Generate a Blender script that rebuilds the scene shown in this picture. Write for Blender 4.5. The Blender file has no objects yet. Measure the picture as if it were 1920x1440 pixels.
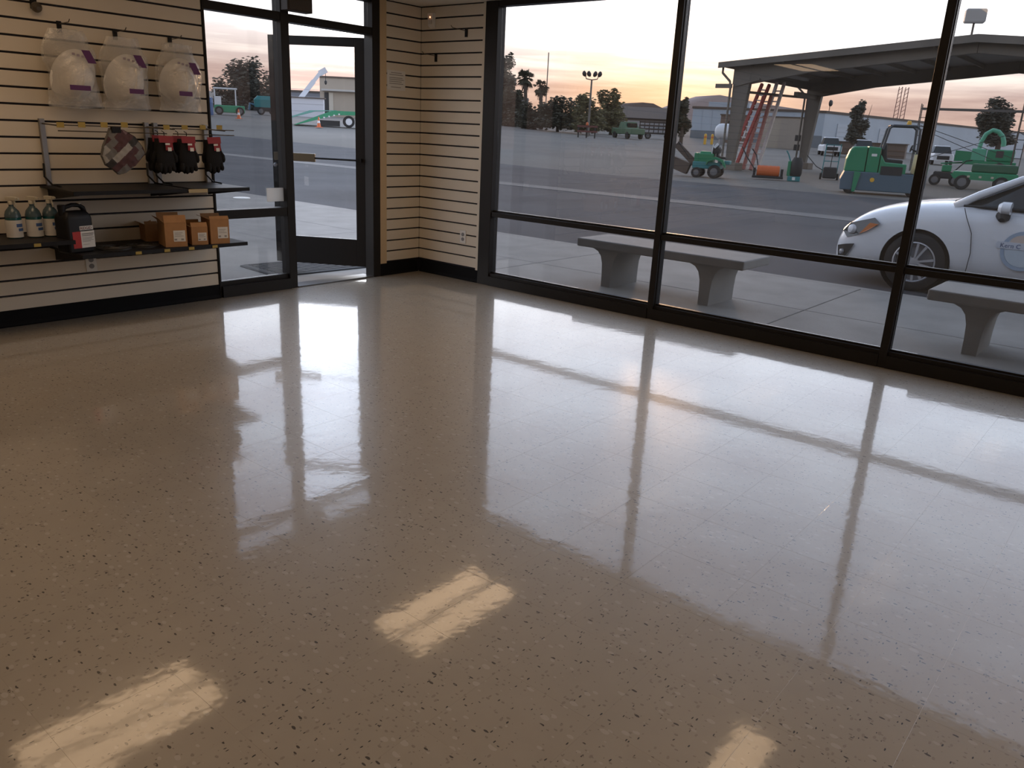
import bpy, bmesh, math, random
from mathutils import Vector, Matrix, noise
random.seed(7)
S = bpy.context.scene
COL = S.collection
PI = math.pi
# ------------------------------------------------------------------ camera
F_PX = 1490.0
RM = Matrix(((0.6404983053, 0.2060517804, -0.7398003681),
             (-0.7665191101, 0.2305055913, -0.5994294172),
             (0.0470146227, 0.9510046457, 0.3055810679)))
CAM = Vector((-5.589, -5.817, 1.405))
cd = bpy.data.cameras.new('camera'); cam = bpy.data.objects.new('camera', cd); COL.objects.link(cam)
cd.sensor_fit = 'HORIZONTAL'; cd.sensor_width = 36.0; cd.lens = F_PX / 1920 * 36.0
cd.clip_start = 0.05; cd.clip_end = 3000
M4 = RM.to_4x4(); M4.translation = CAM; cam.matrix_world = M4
S.camera = cam
S.view_settings.view_transform = 'Standard'; S.view_settings.look = 'None'
S.view_settings.exposure = 0.0; S.view_settings.gamma = 1.0; S.view_settings.use_curve_mapping = False
FWD = RM @ Vector((0, 0, -1))

# pixel (1920x1440 frame) -> direction / points on planes and on the ground
def ray(p): return (RM @ Vector((p[0] - 960, 720 - p[1], -F_PX))).normalized()
def onx(p, x): r = ray(p); return CAM + r * ((x - CAM.x) / r.x)
def ony(p, y): r = ray(p); return CAM + r * ((y - CAM.y) / r.y)
def onz(p, z): r = ray(p); return CAM + r * ((z - CAM.z) / r.z)
def hgt(x, y): return -.12 + .031 * max(0, y - 12) * min(1, max(0, (x - 14) / 16))
def atd(p, depth): r = ray(p); return CAM + r * (depth / r.dot(FWD))
def spot(px, py, depth):                       # ground point under a pixel column at a given depth, and metres per pixel there
    P = atd((px, py), depth); return Vector((P.x, P.y, hgt(P.x, P.y))), depth / F_PX
def grd(px, py):
    r = ray((px, py)); t = 5
    while t < 900:
        P = CAM + r * t
        if P.z <= hgt(P.x, P.y): break
        t *= 1.003
    return Vector((P.x, P.y, hgt(P.x, P.y))), r.dot(FWD) * t / F_PX
def facing(P): d = P - CAM; return math.atan2(-d.x, d.y)      # local x runs to the viewer's right

# ------------------------------------------------------------------ world: dusk sky, sun low behind thin cloud
SUN_AZ, SUN_EL = math.radians(28.9), math.radians(4.0)
SUN = Vector((math.cos(SUN_AZ) * math.cos(SUN_EL), math.sin(SUN_AZ) * math.cos(SUN_EL), math.sin(SUN_EL)))
W = bpy.data.worlds.new('dusk_sky'); S.world = W; W.use_nodes = True
nt = W.node_tree; nt.nodes.clear()
def N(t, **k):
    n = nt.nodes.new(t)
    for a, b in k.items(): setattr(n, a, b)
    return n
def LK(a, b): nt.links.new(a, b)
def math_n(op, a, b=None, c=None):
    n = N('ShaderNodeMath', operation=op)
    for i, v in enumerate((a, b, c)):
        if v is None: continue
        if isinstance(v, (int, float)): n.inputs[i].default_value = v
        else: LK(v, n.inputs[i])
    return n.outputs[0]
tc = N('ShaderNodeTexCoord'); sp = N('ShaderNodeSeparateXYZ'); LK(tc.outputs['Generated'], sp.inputs[0])
dt = N('ShaderNodeVectorMath', operation='DOT_PRODUCT'); LK(tc.outputs['Generated'], dt.inputs[0]); dt.inputs[1].default_value = SUN
def ramp(fac, stops):
    r = N('ShaderNodeValToRGB'); e = r.color_ramp.elements
    while len(e) > 1: e.remove(e[-1])
    for i, (p, c) in enumerate(stops):
        q = e[0] if i == 0 else e.new(p)
        q.position = p; q.color = (*[v / 8 for v in c], 1)
    LK(fac, r.inputs[0]); return r.outputs[0]
base = ramp(sp.outputs[2], [(0, (1.55, 1.05, .88)), (.02, (1.75, 1.2, .98)), (.05, (2.2, 1.65, 1.4)), (.085, (3.7, 3.4, 3.1)), (.13, (6.4, 6.5, 6.5)), (.2, (6.6, 6.9, 7.2)),
                            (.28, (5.5, 6.3, 7.3)), (.5, (2.7, 3.3, 4.3)), (1, (1.2, 1.55, 2.1))])
az = math_n('MULTIPLY_ADD', math_n('POWER', math_n('MULTIPLY_ADD', dt.outputs['Value'], .5, .5), 1.1), .66, .34)          # brighter towards the sunset
# low cloud banks: noise stretched along the horizon
mp = N('ShaderNodeMapping'); LK(tc.outputs['Generated'], mp.inputs[0]); mp.inputs['Scale'].default_value = (3.2, 3.2, 42)
nz = N('ShaderNodeTexNoise'); LK(mp.outputs[0], nz.inputs[0]); nz.inputs['Scale'].default_value = 2.1; nz.inputs['Detail'].default_value = 5; nz.inputs['Roughness'].default_value = .55
cr = N('ShaderNodeValToRGB'); LK(nz.outputs[0], cr.inputs[0])
cr.color_ramp.elements[0].position = .40; cr.color_ramp.elements[0].color = (.70, .66, .68, 1)
cr.color_ramp.elements[1].position = .62; cr.color_ramp.elements[1].color = (1.0, 1.0, 1.0, 1)
mx = N('ShaderNodeMix', data_type='RGBA', blend_type='MULTIPLY'); mx.inputs[0].default_value = 1
LK(base, mx.inputs[6]); LK(cr.outputs[0], mx.inputs[7])
glow = math_n('POWER', math_n('MAXIMUM', dt.outputs['Value'], 0), 110)
gl = N('ShaderNodeMix', data_type='RGBA', blend_type='ADD'); gl.inputs[0].default_value = 1
gc = N('ShaderNodeVectorMath', operation='SCALE'); gc.inputs[0].default_value = (.26, .13, .03); LK(glow, gc.inputs['Scale'])
LK(mx.outputs[2], gl.inputs[6]); LK(gc.outputs[0], gl.inputs[7])
bg = N('ShaderNodeBackground'); LK(gl.outputs[2], bg.inputs[0]); LK(math_n('MULTIPLY', az, 6.5), bg.inputs[1])
wo = N('ShaderNodeOutputWorld'); LK(bg.outputs[0], wo.inputs[0])
sl = bpy.data.lights.new('sun', 'SUN'); so = bpy.data.objects.new('sun', sl); COL.objects.link(so)
sl.energy = 1.2; sl.color = (1.0, .58, .28); sl.angle = math.radians(3); so.rotation_euler = (-SUN).to_track_quat('-Z', 'Y').to_euler()
so.location = (60, 33, 12)

# ------------------------------------------------------------------ materials
MATS = {}
def mat(name, col, rough=.6, metal=0., spec=.5, emit=None, es=0., bump=None, var=None, coat=0.):
    if name in MATS: return MATS[name]
    m = bpy.data.materials.new(name); m.use_nodes = True; t = m.node_tree; b = t.nodes['Principled BSDF']
    b.inputs['Base Color'].default_value = (*col, 1); b.inputs['Roughness'].default_value = rough
    b.inputs['Metallic'].default_value = metal; b.inputs['Specular IOR Level'].default_value = spec; b.inputs['Coat Weight'].default_value = coat
    if emit: b.inputs['Emission Color'].default_value = (*emit, 1); b.inputs['Emission Strength'].default_value = es
    g = None
    if bump or var:
        g = t.nodes.new('ShaderNodeNewGeometry')
    if var:                                   # (scale, amount): blotchy colour variation
        n = t.nodes.new('ShaderNodeTexNoise'); n.inputs['Scale'].default_value = var[0]; n.inputs['Detail'].default_value = 6
        t.links.new(g.outputs['Position'], n.inputs['Vector'])
        r = t.nodes.new('ShaderNodeValToRGB'); t.links.new(n.outputs[0], r.inputs[0])
        a = var[1]
        r.color_ramp.elements[0].position = .3; r.color_ramp.elements[0].color = (*[c * (1 - a) for c in col], 1)
        r.color_ramp.elements[1].position = .7; r.color_ramp.elements[1].color = (*[min(1, c * (1 + a)) for c in col], 1)
        t.links.new(r.outputs[0], b.inputs['Base Color'])
    if bump:
        n = t.nodes.new('ShaderNodeTexNoise'); n.inputs['Scale'].default_value = bump[0]; n.inputs['Detail'].default_value = 4
        t.links.new(g.outputs['Position'], n.inputs['Vector'])
        u = t.nodes.new('ShaderNodeBump'); u.inputs['Strength'].default_value = 1; u.inputs['Distance'].default_value = bump[1]
        t.links.new(n.outputs[0], u.inputs['Height']); t.links.new(u.outputs[0], b.inputs['Normal'])
    MATS[name] = m; return m

def glass_mat(name, tint, dust=0.03, dcol=(.75, .72, .68)):
    m = bpy.data.materials.new(name); m.use_nodes = True; t = m.node_tree; t.nodes.clear()
    n = t.nodes.new; L = t.links.new
    tr = n('ShaderNodeBsdfTransparent'); tr.inputs[0].default_value = (*tint, 1)
    gl = n('ShaderNodeBsdfGlossy'); gl.inputs['Roughness'].default_value = .0; gl.inputs[0].default_value = (1, 1, 1, 1)
    lw = n('ShaderNodeLayerWeight'); lw.inputs[0].default_value = .5
    p = n('ShaderNodeMath'); p.operation = 'POWER'; L(lw.outputs['Facing'], p.inputs[0]); p.inputs[1].default_value = 5
    q = n('ShaderNodeMath'); q.operation = 'MULTIPLY_ADD'; L(p.outputs[0], q.inputs[0]); q.inputs[1].default_value = .9; q.inputs[2].default_value = .035
    m1 = n('ShaderNodeMixShader'); L(q.outputs[0], m1.inputs[0]); L(tr.outputs[0], m1.inputs[1]); L(gl.outputs[0], m1.inputs[2])
    tl = n('ShaderNodeBsdfTranslucent'); tl.inputs[0].default_value = (*dcol, 1)
    df = n('ShaderNodeBsdfDiffuse'); df.inputs[0].default_value = (*dcol, 1)
    m0 = n('ShaderNodeMixShader'); m0.inputs[0].default_value = .35; L(tl.outputs[0], m0.inputs[1]); L(df.outputs[0], m0.inputs[2])
    g = n('ShaderNodeNewGeometry'); nz = n('ShaderNodeTexNoise'); nz.inputs['Scale'].default_value = 1.3; nz.inputs['Detail'].default_value = 6
    mp = n('ShaderNodeMapping'); mp.inputs['Scale'].default_value = (2.5, 2.5, .6); L(g.outputs['Position'], mp.inputs[0]); L(mp.outputs[0], nz.inputs['Vector'])
    d = n('ShaderNodeMapRange'); L(nz.outputs[0], d.inputs[0]); d.inputs[1].default_value = .3; d.inputs[2].default_value = .75
    d.inputs[3].default_value = dust * .5; d.inputs[4].default_value = dust * 1.6
    m2 = n('ShaderNodeMixShader'); L(d.outputs[0], m2.inputs[0]); L(m1.outputs[0], m2.inputs[1]); L(m0.outputs[0], m2.inputs[2])
    o = n('ShaderNodeOutputMaterial'); L(m2.outputs[0], o.inputs[0]); MATS[name] = m; return m
tint_glass = glass_mat('tinted_window_glass', (.705, .705, .71), .006)
clear_glass = glass_mat('clear_door_glass', (.98, .98, .985), .004)
car_glass = mat('car_glass', (.012, .016, .016), .03, spec=.6)

def floor_mat():
    m = bpy.data.materials.new('waxed_vinyl_tile'); m.use_nodes = True; t = m.node_tree; b = t.nodes['Principled BSDF']
    n = t.nodes.new; L = t.links.new
    g = n('ShaderNodeNewGeometry'); oi = n('ShaderNodeObjectInfo')
    # shift the pattern from tile to tile
    of = n('ShaderNodeVectorMath'); of.operation = 'SCALE'; of.inputs[0].default_value = (7.3, 3.1, 0); L(oi.outputs['Random'], of.inputs['Scale'])
    ad = n('ShaderNodeVectorMath'); ad.operation = 'ADD'; L(g.outputs['Position'], ad.inputs[0]); L(of.outputs[0], ad.inputs[1])
    # warp so that chips are irregular flakes
    wn = n('ShaderNodeTexNoise'); wn.inputs['Scale'].default_value = 60; L(ad.outputs[0], wn.inputs['Vector'])
    ws = n('ShaderNodeVectorMath'); ws.operation = 'SCALE'; ws.inputs['Scale'].default_value = .005; L(wn.outputs['Color'], ws.inputs[0])
    wa = n('ShaderNodeVectorMath'); wa.operation = 'ADD'; L(ad.outputs[0], wa.inputs[0]); L(ws.outputs[0], wa.inputs[1])
    def chips(scale, size, keep, off, stretch):
        mp = n('ShaderNodeMapping'); mp.inputs['Location'].default_value = (off, off * .7, 0); mp.inputs['Rotation'].default_value = (0, 0, off); mp.inputs['Scale'].default_value = (1, stretch, 1); L(wa.outputs[0], mp.inputs[0])
        v = n('ShaderNodeTexVoronoi'); v.voronoi_dimensions = '2D'; v.inputs['Scale'].default_value = scale; L(mp.outputs[0], v.inputs['Vector'])
        a = n('ShaderNodeMath'); a.operation = 'LESS_THAN'; L(v.outputs['Distance'], a.inputs[0])
        sp = n('ShaderNodeSeparateColor'); L(v.outputs['Color'], sp.inputs[0])
        z = n('ShaderNodeMath'); z.operation = 'MULTIPLY'; L(sp.outputs[1], z.inputs[0]); z.inputs[1].default_value = size; L(z.outputs[0], a.inputs[1])
        k = n('ShaderNodeMath'); k.operation = 'LESS_THAN'; L(sp.outputs[0], k.inputs[0]); k.inputs[1].default_value = keep
        o = n('ShaderNodeMath'); o.operation = 'MULTIPLY'; L(a.outputs[0], o.inputs[0]); L(k.outputs[0], o.inputs[1]); return o.outputs[0]
    cur = None
    nz = n('ShaderNodeTexNoise'); nz.inputs['Scale'].default_value = 9; nz.inputs['Detail'].default_value = 5; L(ad.outputs[0], nz.inputs['Vector'])
    r = n('ShaderNodeValToRGB'); L(nz.outputs[0], r.inputs[0])
    r.color_ramp.elements[0].position = .3; r.color_ramp.elements[0].color = (.415, .365, .295, 1)
    r.color_ramp.elements[1].position = .7; r.color_ramp.elements[1].color = (.44, .39, .315, 1)
    cur = r.outputs[0]
    for scale, size, keep, off, st, col in ((40, .22, .13, 3.1, 2.6, (.045, .043, .04)), (62, .22, .13, 1.3, .42, (.08, .07, .058)), (36, .26, .2, 5.2, 1.7, (.33, .285, .23)), (75, .26, .25, 2.2, .6, (.30, .26, .21)), (40, .32, .25, 8.4, .6, (.50, .46, .40))):
        mx = n('ShaderNodeMix'); mx.data_type = 'RGBA'; L(chips(scale, size, keep, off, st), mx.inputs[0]); L(cur, mx.inputs[6]); mx.inputs[7].default_value = (*col, 1); cur = mx.outputs[2]
    L(cur, b.inputs['Base Color'])
    b.inputs['IOR'].default_value = 1.55
    rn = n('ShaderNodeTexNoise'); rn.inputs['Scale'].default_value = 1.7; rn.inputs['Detail'].default_value = 3; L(g.outputs['Position'], rn.inputs['Vector'])
    rr = n('ShaderNodeMapRange'); L(rn.outputs[0], rr.inputs[0]); rr.inputs[3].default_value = .05; rr.inputs[4].default_value = .085; L(rr.outputs[0], b.inputs['Coat Roughness']); b.inputs['Coat Weight'].default_value = 1.0; b.inputs['Coat IOR'].default_value = 1.5; b.inputs['Roughness'].default_value = .36; b.inputs['Specular IOR Level'].default_value = .24
    # wax unevenness
    b1 = n('ShaderNodeTexNoise'); b1.inputs['Scale'].default_value = 14; b1.inputs['Detail'].default_value = 2; L(g.outputs['Position'], b1.inputs['Vector'])
    u1 = n('ShaderNodeBump'); u1.inputs['Strength'].default_value = 1; u1.inputs['Distance'].default_value = .0004; L(b1.outputs[0], u1.inputs['Height'])
    b0 = n('ShaderNodeTexNoise'); b0.inputs['Scale'].default_value = 38; b0.inputs['Detail'].default_value = 1; L(g.outputs['Position'], b0.inputs['Vector'])
    u0 = n('ShaderNodeBump'); u0.inputs['Strength'].default_value = 1; u0.inputs['Distance'].default_value = .00009; L(b0.outputs[0], u0.inputs['Height']); L(u0.outputs[0], u1.inputs['Normal'])
    b2 = n('ShaderNodeTexNoise'); b2.inputs['Scale'].default_value = 5; b2.inputs['Detail'].default_value = 2; L(g.outputs['Position'], b2.inputs['Vector'])
    u2 = n('ShaderNodeBump'); u2.inputs['Strength'].default_value = 1; u2.inputs['Distance'].default_value = .00025; L(b2.outputs[0], u2.inputs['Height']); L(u1.outputs[0], u2.inputs['Normal'])
    L(u2.outputs[0], b.inputs['Normal']); L(u2.outputs[0], b.inputs['Coat Normal'])
    return m
FLOOR = floor_mat()

bronze = mat('dark_bronze_aluminium', (.016, .013, .011), .45, .0, spec=.25)
slat_m = mat('cream_melamine', (.72, .65, .54), .42, var=(3, .03))
groove = mat('dark_groove', (.015, .013, .02), .7)
wall_m = mat('painted_wall', (.80, .77, .72), .8)
ceil_m = mat('ceiling_tile', (.72, .68, .6), .9, bump=(60, .002))
rubber = mat('black_cove_rubber', (.006, .006, .007), .7, spec=.15)
white_pl = mat('white_plastic', (.78, .76, .72), .4)
grey_pl = mat('grey_plastic', (.25, .25, .26), .5)
black_pl = mat('black_plastic', (.008, .008, .009), .45, spec=.25)
black_mt = mat('black_shelf_metal', (.010, .010, .012), .5, spec=.25)
steel = mat('grey_steel', (.32, .32, .33), .35, .7)
wire_m = mat('dull_wire', (.12, .10, .08), .4, .6)
tag_y = mat('yellow_tag', (.40, .29, .07), .7)
concrete = mat('concrete', (.265, .245, .22), .85, var=(2.2, .14), bump=(40, .002))
bench_m = mat('bench_concrete', (.26, .245, .225), .8, var=(3, .12), bump=(60, .002))
asphalt = mat('asphalt', (.066, .067, .072), .9, spec=.25, var=(.45, .22), bump=(90, .004))
swale_m = mat('concrete_gutter', (.13, .125, .12), .85, var=(.8, .12))
gravel = mat('gravel_lot', (.15, .138, .122), .95, var=(.12, .2), bump=(20, .01))
bark = mat('bark', (.07, .05, .035), .9)
pav_m = mat('pavilion_steel', (.15, .135, .115), .6, var=(.8, .15))
pav_roof = mat('pavilion_roof', (.20, .19, .18), .5)
teal = mat('rental_green', (.015, .22, .10), .4)
teal2 = mat('blue_green', (.03, .21, .22), .45)
slate = mat('slate_blue', (.07, .12, .16), .5)
red_m = mat('faded_red', (.38, .06, .045), .55)
orange_m = mat('orange_paint', (.65, .14, .03), .5)
alu = mat('pale_aluminium', (.62, .60, .58), .45, .2)
tyre = mat('tyre_rubber', (.018, .018, .018), .75)
rimm = mat('alloy_rim', (.62, .63, .66), .3, .6)
car_w = mat('white_car_paint', (.86, .87, .89), .22, spec=.5, coat=.6)
bldg_w = mat('pale_metal_siding', (.44, .50, .56), .6, var=(.2, .06))
bldg_t = mat('tan_stucco', (.42, .36, .29), .85)
bldg_d = mat('brown_roof', (.12, .09, .07), .8)
white_p = mat('white_paint', (.75, .76, .78), .45)
yellow_p = mat('yellow_paint', (.72, .40, .03), .5)
dark_m = mat('dark_machine', (.02, .021, .022), .6)
hill_m = mat('dry_hill', (.16, .12, .10), .95)
card = mat('brown_cardboard', (.40, .21, .09), .8, var=(30, .06))
paper = mat('white_paper', (.74, .73, .70), .7)
def leaf_mat(name, col):
    m = bpy.data.materials.new(name); m.use_nodes = True; t = m.node_tree; b = t.nodes['Principled BSDF']
    b.inputs['Roughness'].default_value = .6
    oi = t.nodes.new('ShaderNodeNewGeometry'); r = t.nodes.new('ShaderNodeValToRGB'); t.links.new(oi.outputs['Random Per Island'], r.inputs[0])
    r.color_ramp.elements[0].color = (*[c * .55 for c in col], 1); r.color_ramp.elements[1].color = (*[c * 1.5 for c in col], 1)
    t.links.new(r.outputs[0], b.inputs['Base Color'])
    tl = t.nodes.new('ShaderNodeBsdfTranslucent'); t.links.new(r.outputs[0], tl.inputs[0])
    mx = t.nodes.new('ShaderNodeMixShader'); mx.inputs[0].default_value = .25; t.links.new(b.outputs[0], mx.inputs[1]); t.links.new(tl.outputs[0], mx.inputs[2])
    t.links.new(mx.outputs[0], t.nodes['Material Output'].inputs[0]); MATS[name] = m; return m
leaf_dk = leaf_mat('dark_leaf', (.075, .075, .05)); leaf_ol = leaf_mat('olive_leaf', (.14, .125, .055)); leaf_gy = leaf_mat('grey_green_leaf', (.10, .10, .08)); leaf_pm = leaf_mat('palm_leaf', (.075, .075, .045))
def bag_mat():
    m = bpy.data.materials.new('clear_polythene'); m.use_nodes = True; t = m.node_tree; t.nodes.clear(); n = t.nodes.new; L = t.links.new
    g = n('ShaderNodeNewGeometry'); nz = n('ShaderNodeTexNoise'); nz.inputs['Scale'].default_value = 26; nz.inputs['Detail'].default_value = 3; nz.inputs['Distortion'].default_value = 1.5; L(g.outputs['Position'], nz.inputs['Vector'])
    bu = n('ShaderNodeBump'); bu.inputs['Distance'].default_value = .012; bu.inputs['Strength'].default_value = 1; L(nz.outputs[0], bu.inputs['Height'])
    tr = n('ShaderNodeBsdfTransparent'); tr.inputs[0].default_value = (.93, .93, .93, 1)
    df = n('ShaderNodeBsdfDiffuse'); df.inputs[0].default_value = (.8, .78, .75, 1); L(bu.outputs[0], df.inputs['Normal'])
    gl = n('ShaderNodeBsdfGlossy'); gl.inputs['Roughness'].default_value = .12; L(bu.outputs[0], gl.inputs['Normal'])
    m1 = n('ShaderNodeMixShader'); m1.inputs[0].default_value = .28; L(tr.outputs[0], m1.inputs[1]); L(df.outputs[0], m1.inputs[2])
    m2 = n('ShaderNodeMixShader'); m2.inputs[0].default_value = .10; L(m1.outputs[0], m2.inputs[1]); L(gl.outputs[0], m2.inputs[2])
    o = n('ShaderNodeOutputMaterial'); L(m2.outputs[0], o.inputs[0]); return m
bag_m = bag_mat()

# ------------------------------------------------------------------ mesh builder
class MB:
    def __init__(s): s.v = []; s.f = []; s.m = []
    def add(s, vs, fs, mi=0):
        o = len(s.v); s.v += [tuple(v) for v in vs]; s.f += [tuple(i + o for i in f) for f in fs]; s.m += [mi] * len(fs); return s
    def box(s, lo, hi, mi=0):
        x0, y0, z0 = lo; x1, y1, z1 = hi
        return s.add([(x0, y0, z0), (x1, y0, z0), (x1, y1, z0), (x0, y1, z0), (x0, y0, z1), (x1, y0, z1), (x1, y1, z1), (x0, y1, z1)],
                     [(3, 2, 1, 0), (4, 5, 6, 7), (0, 1, 5, 4), (1, 2, 6, 5), (2, 3, 7, 6), (3, 0, 4, 7)], mi)
    def bar(s, a, b, w, h, up=(0, 0, 1), mi=0, w2=None, h2=None):
        a = Vector(a); b = Vector(b); d = (b - a).normalized(); up = Vector(up)
        if abs(d.dot(up)) > .98: up = Vector((0, 1, 0))
        x = d.cross(up).normalized(); y = x.cross(d)
        w2 = w if w2 is None else w2; h2 = h if h2 is None else h2; vs = []
        for p, ww, hh in ((a, w, h), (b, w2, h2)):
            for i, j in ((-1, -1), (1, -1), (1, 1), (-1, 1)): vs.append(p + x * i * ww / 2 + y * j * hh / 2)
        return s.add(vs, [(3, 2, 1, 0), (4, 5, 6, 7), (0, 1, 5, 4), (1, 2, 6, 5), (2, 3, 7, 6), (3, 0, 4, 7)], mi)
    def tube(s, pts, r, n=8, caps=True, mi=0):
        pts = [Vector(p) for p in pts]; rs = r if isinstance(r, (list, tuple)) else [r] * len(pts)
        vs = []; k = len(pts); x = None
        for i, p in enumerate(pts):
            d = (pts[min(i + 1, k - 1)] - pts[max(i - 1, 0)]).normalized()
            if x is None:
                u = Vector((0, 0, 1)) if abs(d.z) < .9 else Vector((1, 0, 0)); x = d.cross(u).normalized()
            else: x = (x - d * x.dot(d)).normalized()
            y = d.cross(x)
            for j in range(n): a = 2 * PI * j / n; vs.append(p + (x * math.cos(a) + y * math.sin(a)) * rs[i])
        fs = [(i * n + j, i * n + (j + 1) % n, (i + 1) * n + (j + 1) % n, (i + 1) * n + j) for i in range(k - 1) for j in range(n)]
        if caps: fs += [tuple(range(n - 1, -1, -1)), tuple((k - 1) * n + j for j in range(n))]
        return s.add(vs, fs, mi)
    def lathe(s, prof, n=20, M=None, mi=0, caps=True):     # prof: (radius, height) about local z, M places it
        M = M or Matrix(); vs = []
        for r, z in prof:
            for j in range(n): a = 2 * PI * j / n; vs.append(M @ Vector((max(r, 1e-4) * math.cos(a), max(r, 1e-4) * math.sin(a), z)))
        k = len(prof)
        fs = [(i * n + j, i * n + (j + 1) % n, (i + 1) * n + (j + 1) % n, (i + 1) * n + j) for i in range(k - 1) for j in range(n)]
        if caps: fs += [tuple(range(n - 1, -1, -1)), tuple((k - 1) * n + j for j in range(n))]
        return s.add(vs, fs, mi)
    def prism(s, poly, a, b, ax='y', mi=0):     # poly in the two other axes, extruded from a to b
        n = len(poly)
        def P(u, w, t): return {'y': (u, t, w), 'x': (t, u, w), 'z': (u, w, t)}[ax]
        vs = [P(u, w, a) for u, w in poly] + [P(u, w, b) for u, w in poly]
        fs = [tuple(range(n)), tuple(range(2 * n - 1, n - 1, -1))] + [(i, i + n, (i + 1) % n + n, (i + 1) % n) for i in range(n)]
        return s.add(vs, fs, mi)
    def loft(s, rings, caps=True, mi=0):
        n = len(rings[0]); vs = [p for r in rings for p in r]; k = len(rings)
        fs = [(i * n + j, i * n + (j + 1) % n, (i + 1) * n + (j + 1) % n, (i + 1) * n + j) for i in range(k - 1) for j in range(n)]
        if caps: fs += [tuple(range(n - 1, -1, -1)), tuple((k - 1) * n + j for j in range(n))]
        return s.add(vs, fs, mi)
    def build(s, name, m, parent=None, world=False, smooth=False, bev=0, sub=0, **props):
        vs = s.v
        if world and parent is not None:
            root = parent
            while root.parent: root = root.parent
            inv = root.matrix_basis.inverted(); vs = [inv @ Vector(v) for v in vs]
        me = bpy.data.meshes.new(name); me.from_pydata(vs, [], s.f)
        ms = m if isinstance(m, (list, tuple)) else [m]
        for q in ms: me.materials.append(q)
        if len(ms) > 1: me.polygons.foreach_set('material_index', s.m)
        bm = bmesh.new(); bm.from_mesh(me); bmesh.ops.recalc_face_normals(bm, faces=bm.faces)
        if bev:
            bmesh.ops.bevel(bm, geom=[e for e in bm.edges if len(e.link_faces) == 2 and e.calc_face_angle(0) > .5], offset=bev, segments=2, affect='EDGES', profile=.5)
        bm.to_mesh(me); bm.free()
        if smooth: me.polygons.foreach_set('use_smooth', [True] * len(me.polygons))
        o = bpy.data.objects.new(name, me); COL.objects.link(o)
        if smooth == 'auto':
            md = o.modifiers.new('edges', 'EDGE_SPLIT'); md.split_angle = math.radians(35)
        if sub: md = o.modifiers.new('subdivision', 'SUBSURF'); md.levels = md.render_levels = sub
        if parent is not None: o.parent = parent
        for a, b in props.items(): o[a] = b
        return o
def thing(name, label, cat, loc=(0, 0, 0), rz=0, group=None):
    o = bpy.data.objects.new(name, None); COL.objects.link(o); o.location = loc; o.rotation_euler = (0, 0, rz); o.empty_display_size = .1
    o['label'] = label; o['category'] = cat
    if group: o['group'] = group
    return o
def structure(name, loc=(0, 0, 0)):
    o = bpy.data.objects.new(name, None); COL.objects.link(o); o.location = loc; o['kind'] = 'structure'; return o
def mesh_copy(o, parent, loc=(0, 0, 0)):
    c = o.copy(); COL.objects.link(c); c.parent = parent; c.location = loc; return c
def text_mesh(txt, size, extrude=.0006):
    cu = bpy.data.curves.new('lettering', 'FONT'); cu.body = txt; cu.size = size; cu.extrude = extrude; cu.resolution_u = 3
    o = bpy.data.objects.new('lettering', cu); COL.objects.link(o)
    me = bpy.data.meshes.new_from_object(o.evaluated_get(bpy.context.evaluated_depsgraph_get()))
    bpy.data.objects.remove(o); bpy.data.curves.remove(cu); return me
def lettering(txt, size, m, parent, M, extrude=.0006):
    me = text_mesh(txt, size, extrude); me.transform(M); me.materials.clear(); me.materials.append(m)
    o = bpy.data.objects.new('lettering', me); COL.objects.link(o); o.parent = parent; return o

# ================================================================== ROOM
ROOM_X0, ROOM_Y0, CEIL = -9.0, -13.45, 2.43  # room stretched out of view for added windows and more cool light
# ---- floor: 12 inch tiles, seams found from the photograph
T = .3048
fl = MB().box((ROOM_X0, ROOM_Y0, -.12), (0, 0, -.0025)).build('floor', mat('floor_slab', (.05, .045, .04), .9), kind='structure')
x_seams = [(k + .35) * T for k in range(-31, 1)]; y_seams = [(k - .33) * T for k in range(-46, 2)]
xs = sorted([ROOM_X0 + .002] + [x for x in x_seams if ROOM_X0 + .02 < x < -.02] + [-.002])
ys = sorted([ROOM_Y0 + .002] + [y for y in y_seams if ROOM_Y0 + .02 < y < -.02] + [-.002])
cells = [(xs[i], xs[i + 1], ys[j], ys[j + 1]) for i in range(len(xs) - 1) for j in range(len(ys) - 1)]
def tile_key(c):
    p = Vector(((c[0] + c[1]) / 2, (c[2] + c[3]) / 2, 0)); v = RM.transposed() @ (p - CAM)
    if v.z > -.4: return 99
    x = 960 + F_PX * v.x / -v.z; y = 720 - F_PX * v.y / -v.z
    return -v.z if -60 < x < 1980 and 480 < y < 1500 else 50 - v.z
cells.sort(key=tile_key)
tile_mesh = {}
GAP = .0001
rest = MB()
for k, (x0, x1, y0, y1) in enumerate(cells):
    if k < 300:
        key = (round(x1 - x0, 3), round(y1 - y0, 3))
        if key not in tile_mesh:
            w, h = (x1 - x0) / 2 - GAP, (y1 - y0) / 2 - GAP; b = .0003
            m = MB(); m.loft([[(-w, -h, -.0024), (w, -h, -.0024), (w, h, -.0024), (-w, h, -.0024)], [(-w, -h, -.00015), (w, -h, -.00015), (w, h, -.00015), (-w, h, -.00015)], [(-w + b, -h + b, 0), (w - b, -h + b, 0), (w - b, h - b, 0), (-w + b, h - b, 0)]])
            o = m.build('tile', FLOOR, fl); tile_mesh[key] = o
        else: o = mesh_copy(tile_mesh[key], fl)
        o.location = ((x0 + x1) / 2, (y0 + y1) / 2, 0)
    else: rest.box((x0 + GAP, y0 + GAP, -.0024), (x1 - GAP, y1 - GAP, 0))
rest.build('tile_field', FLOOR, fl, kind='stuff')
MB().box((ROOM_X0 - .1, ROOM_Y0 - .1, CEIL), (.09, .12, CEIL + .12)).build('ceiling', ceil_m, kind='structure')
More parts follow.
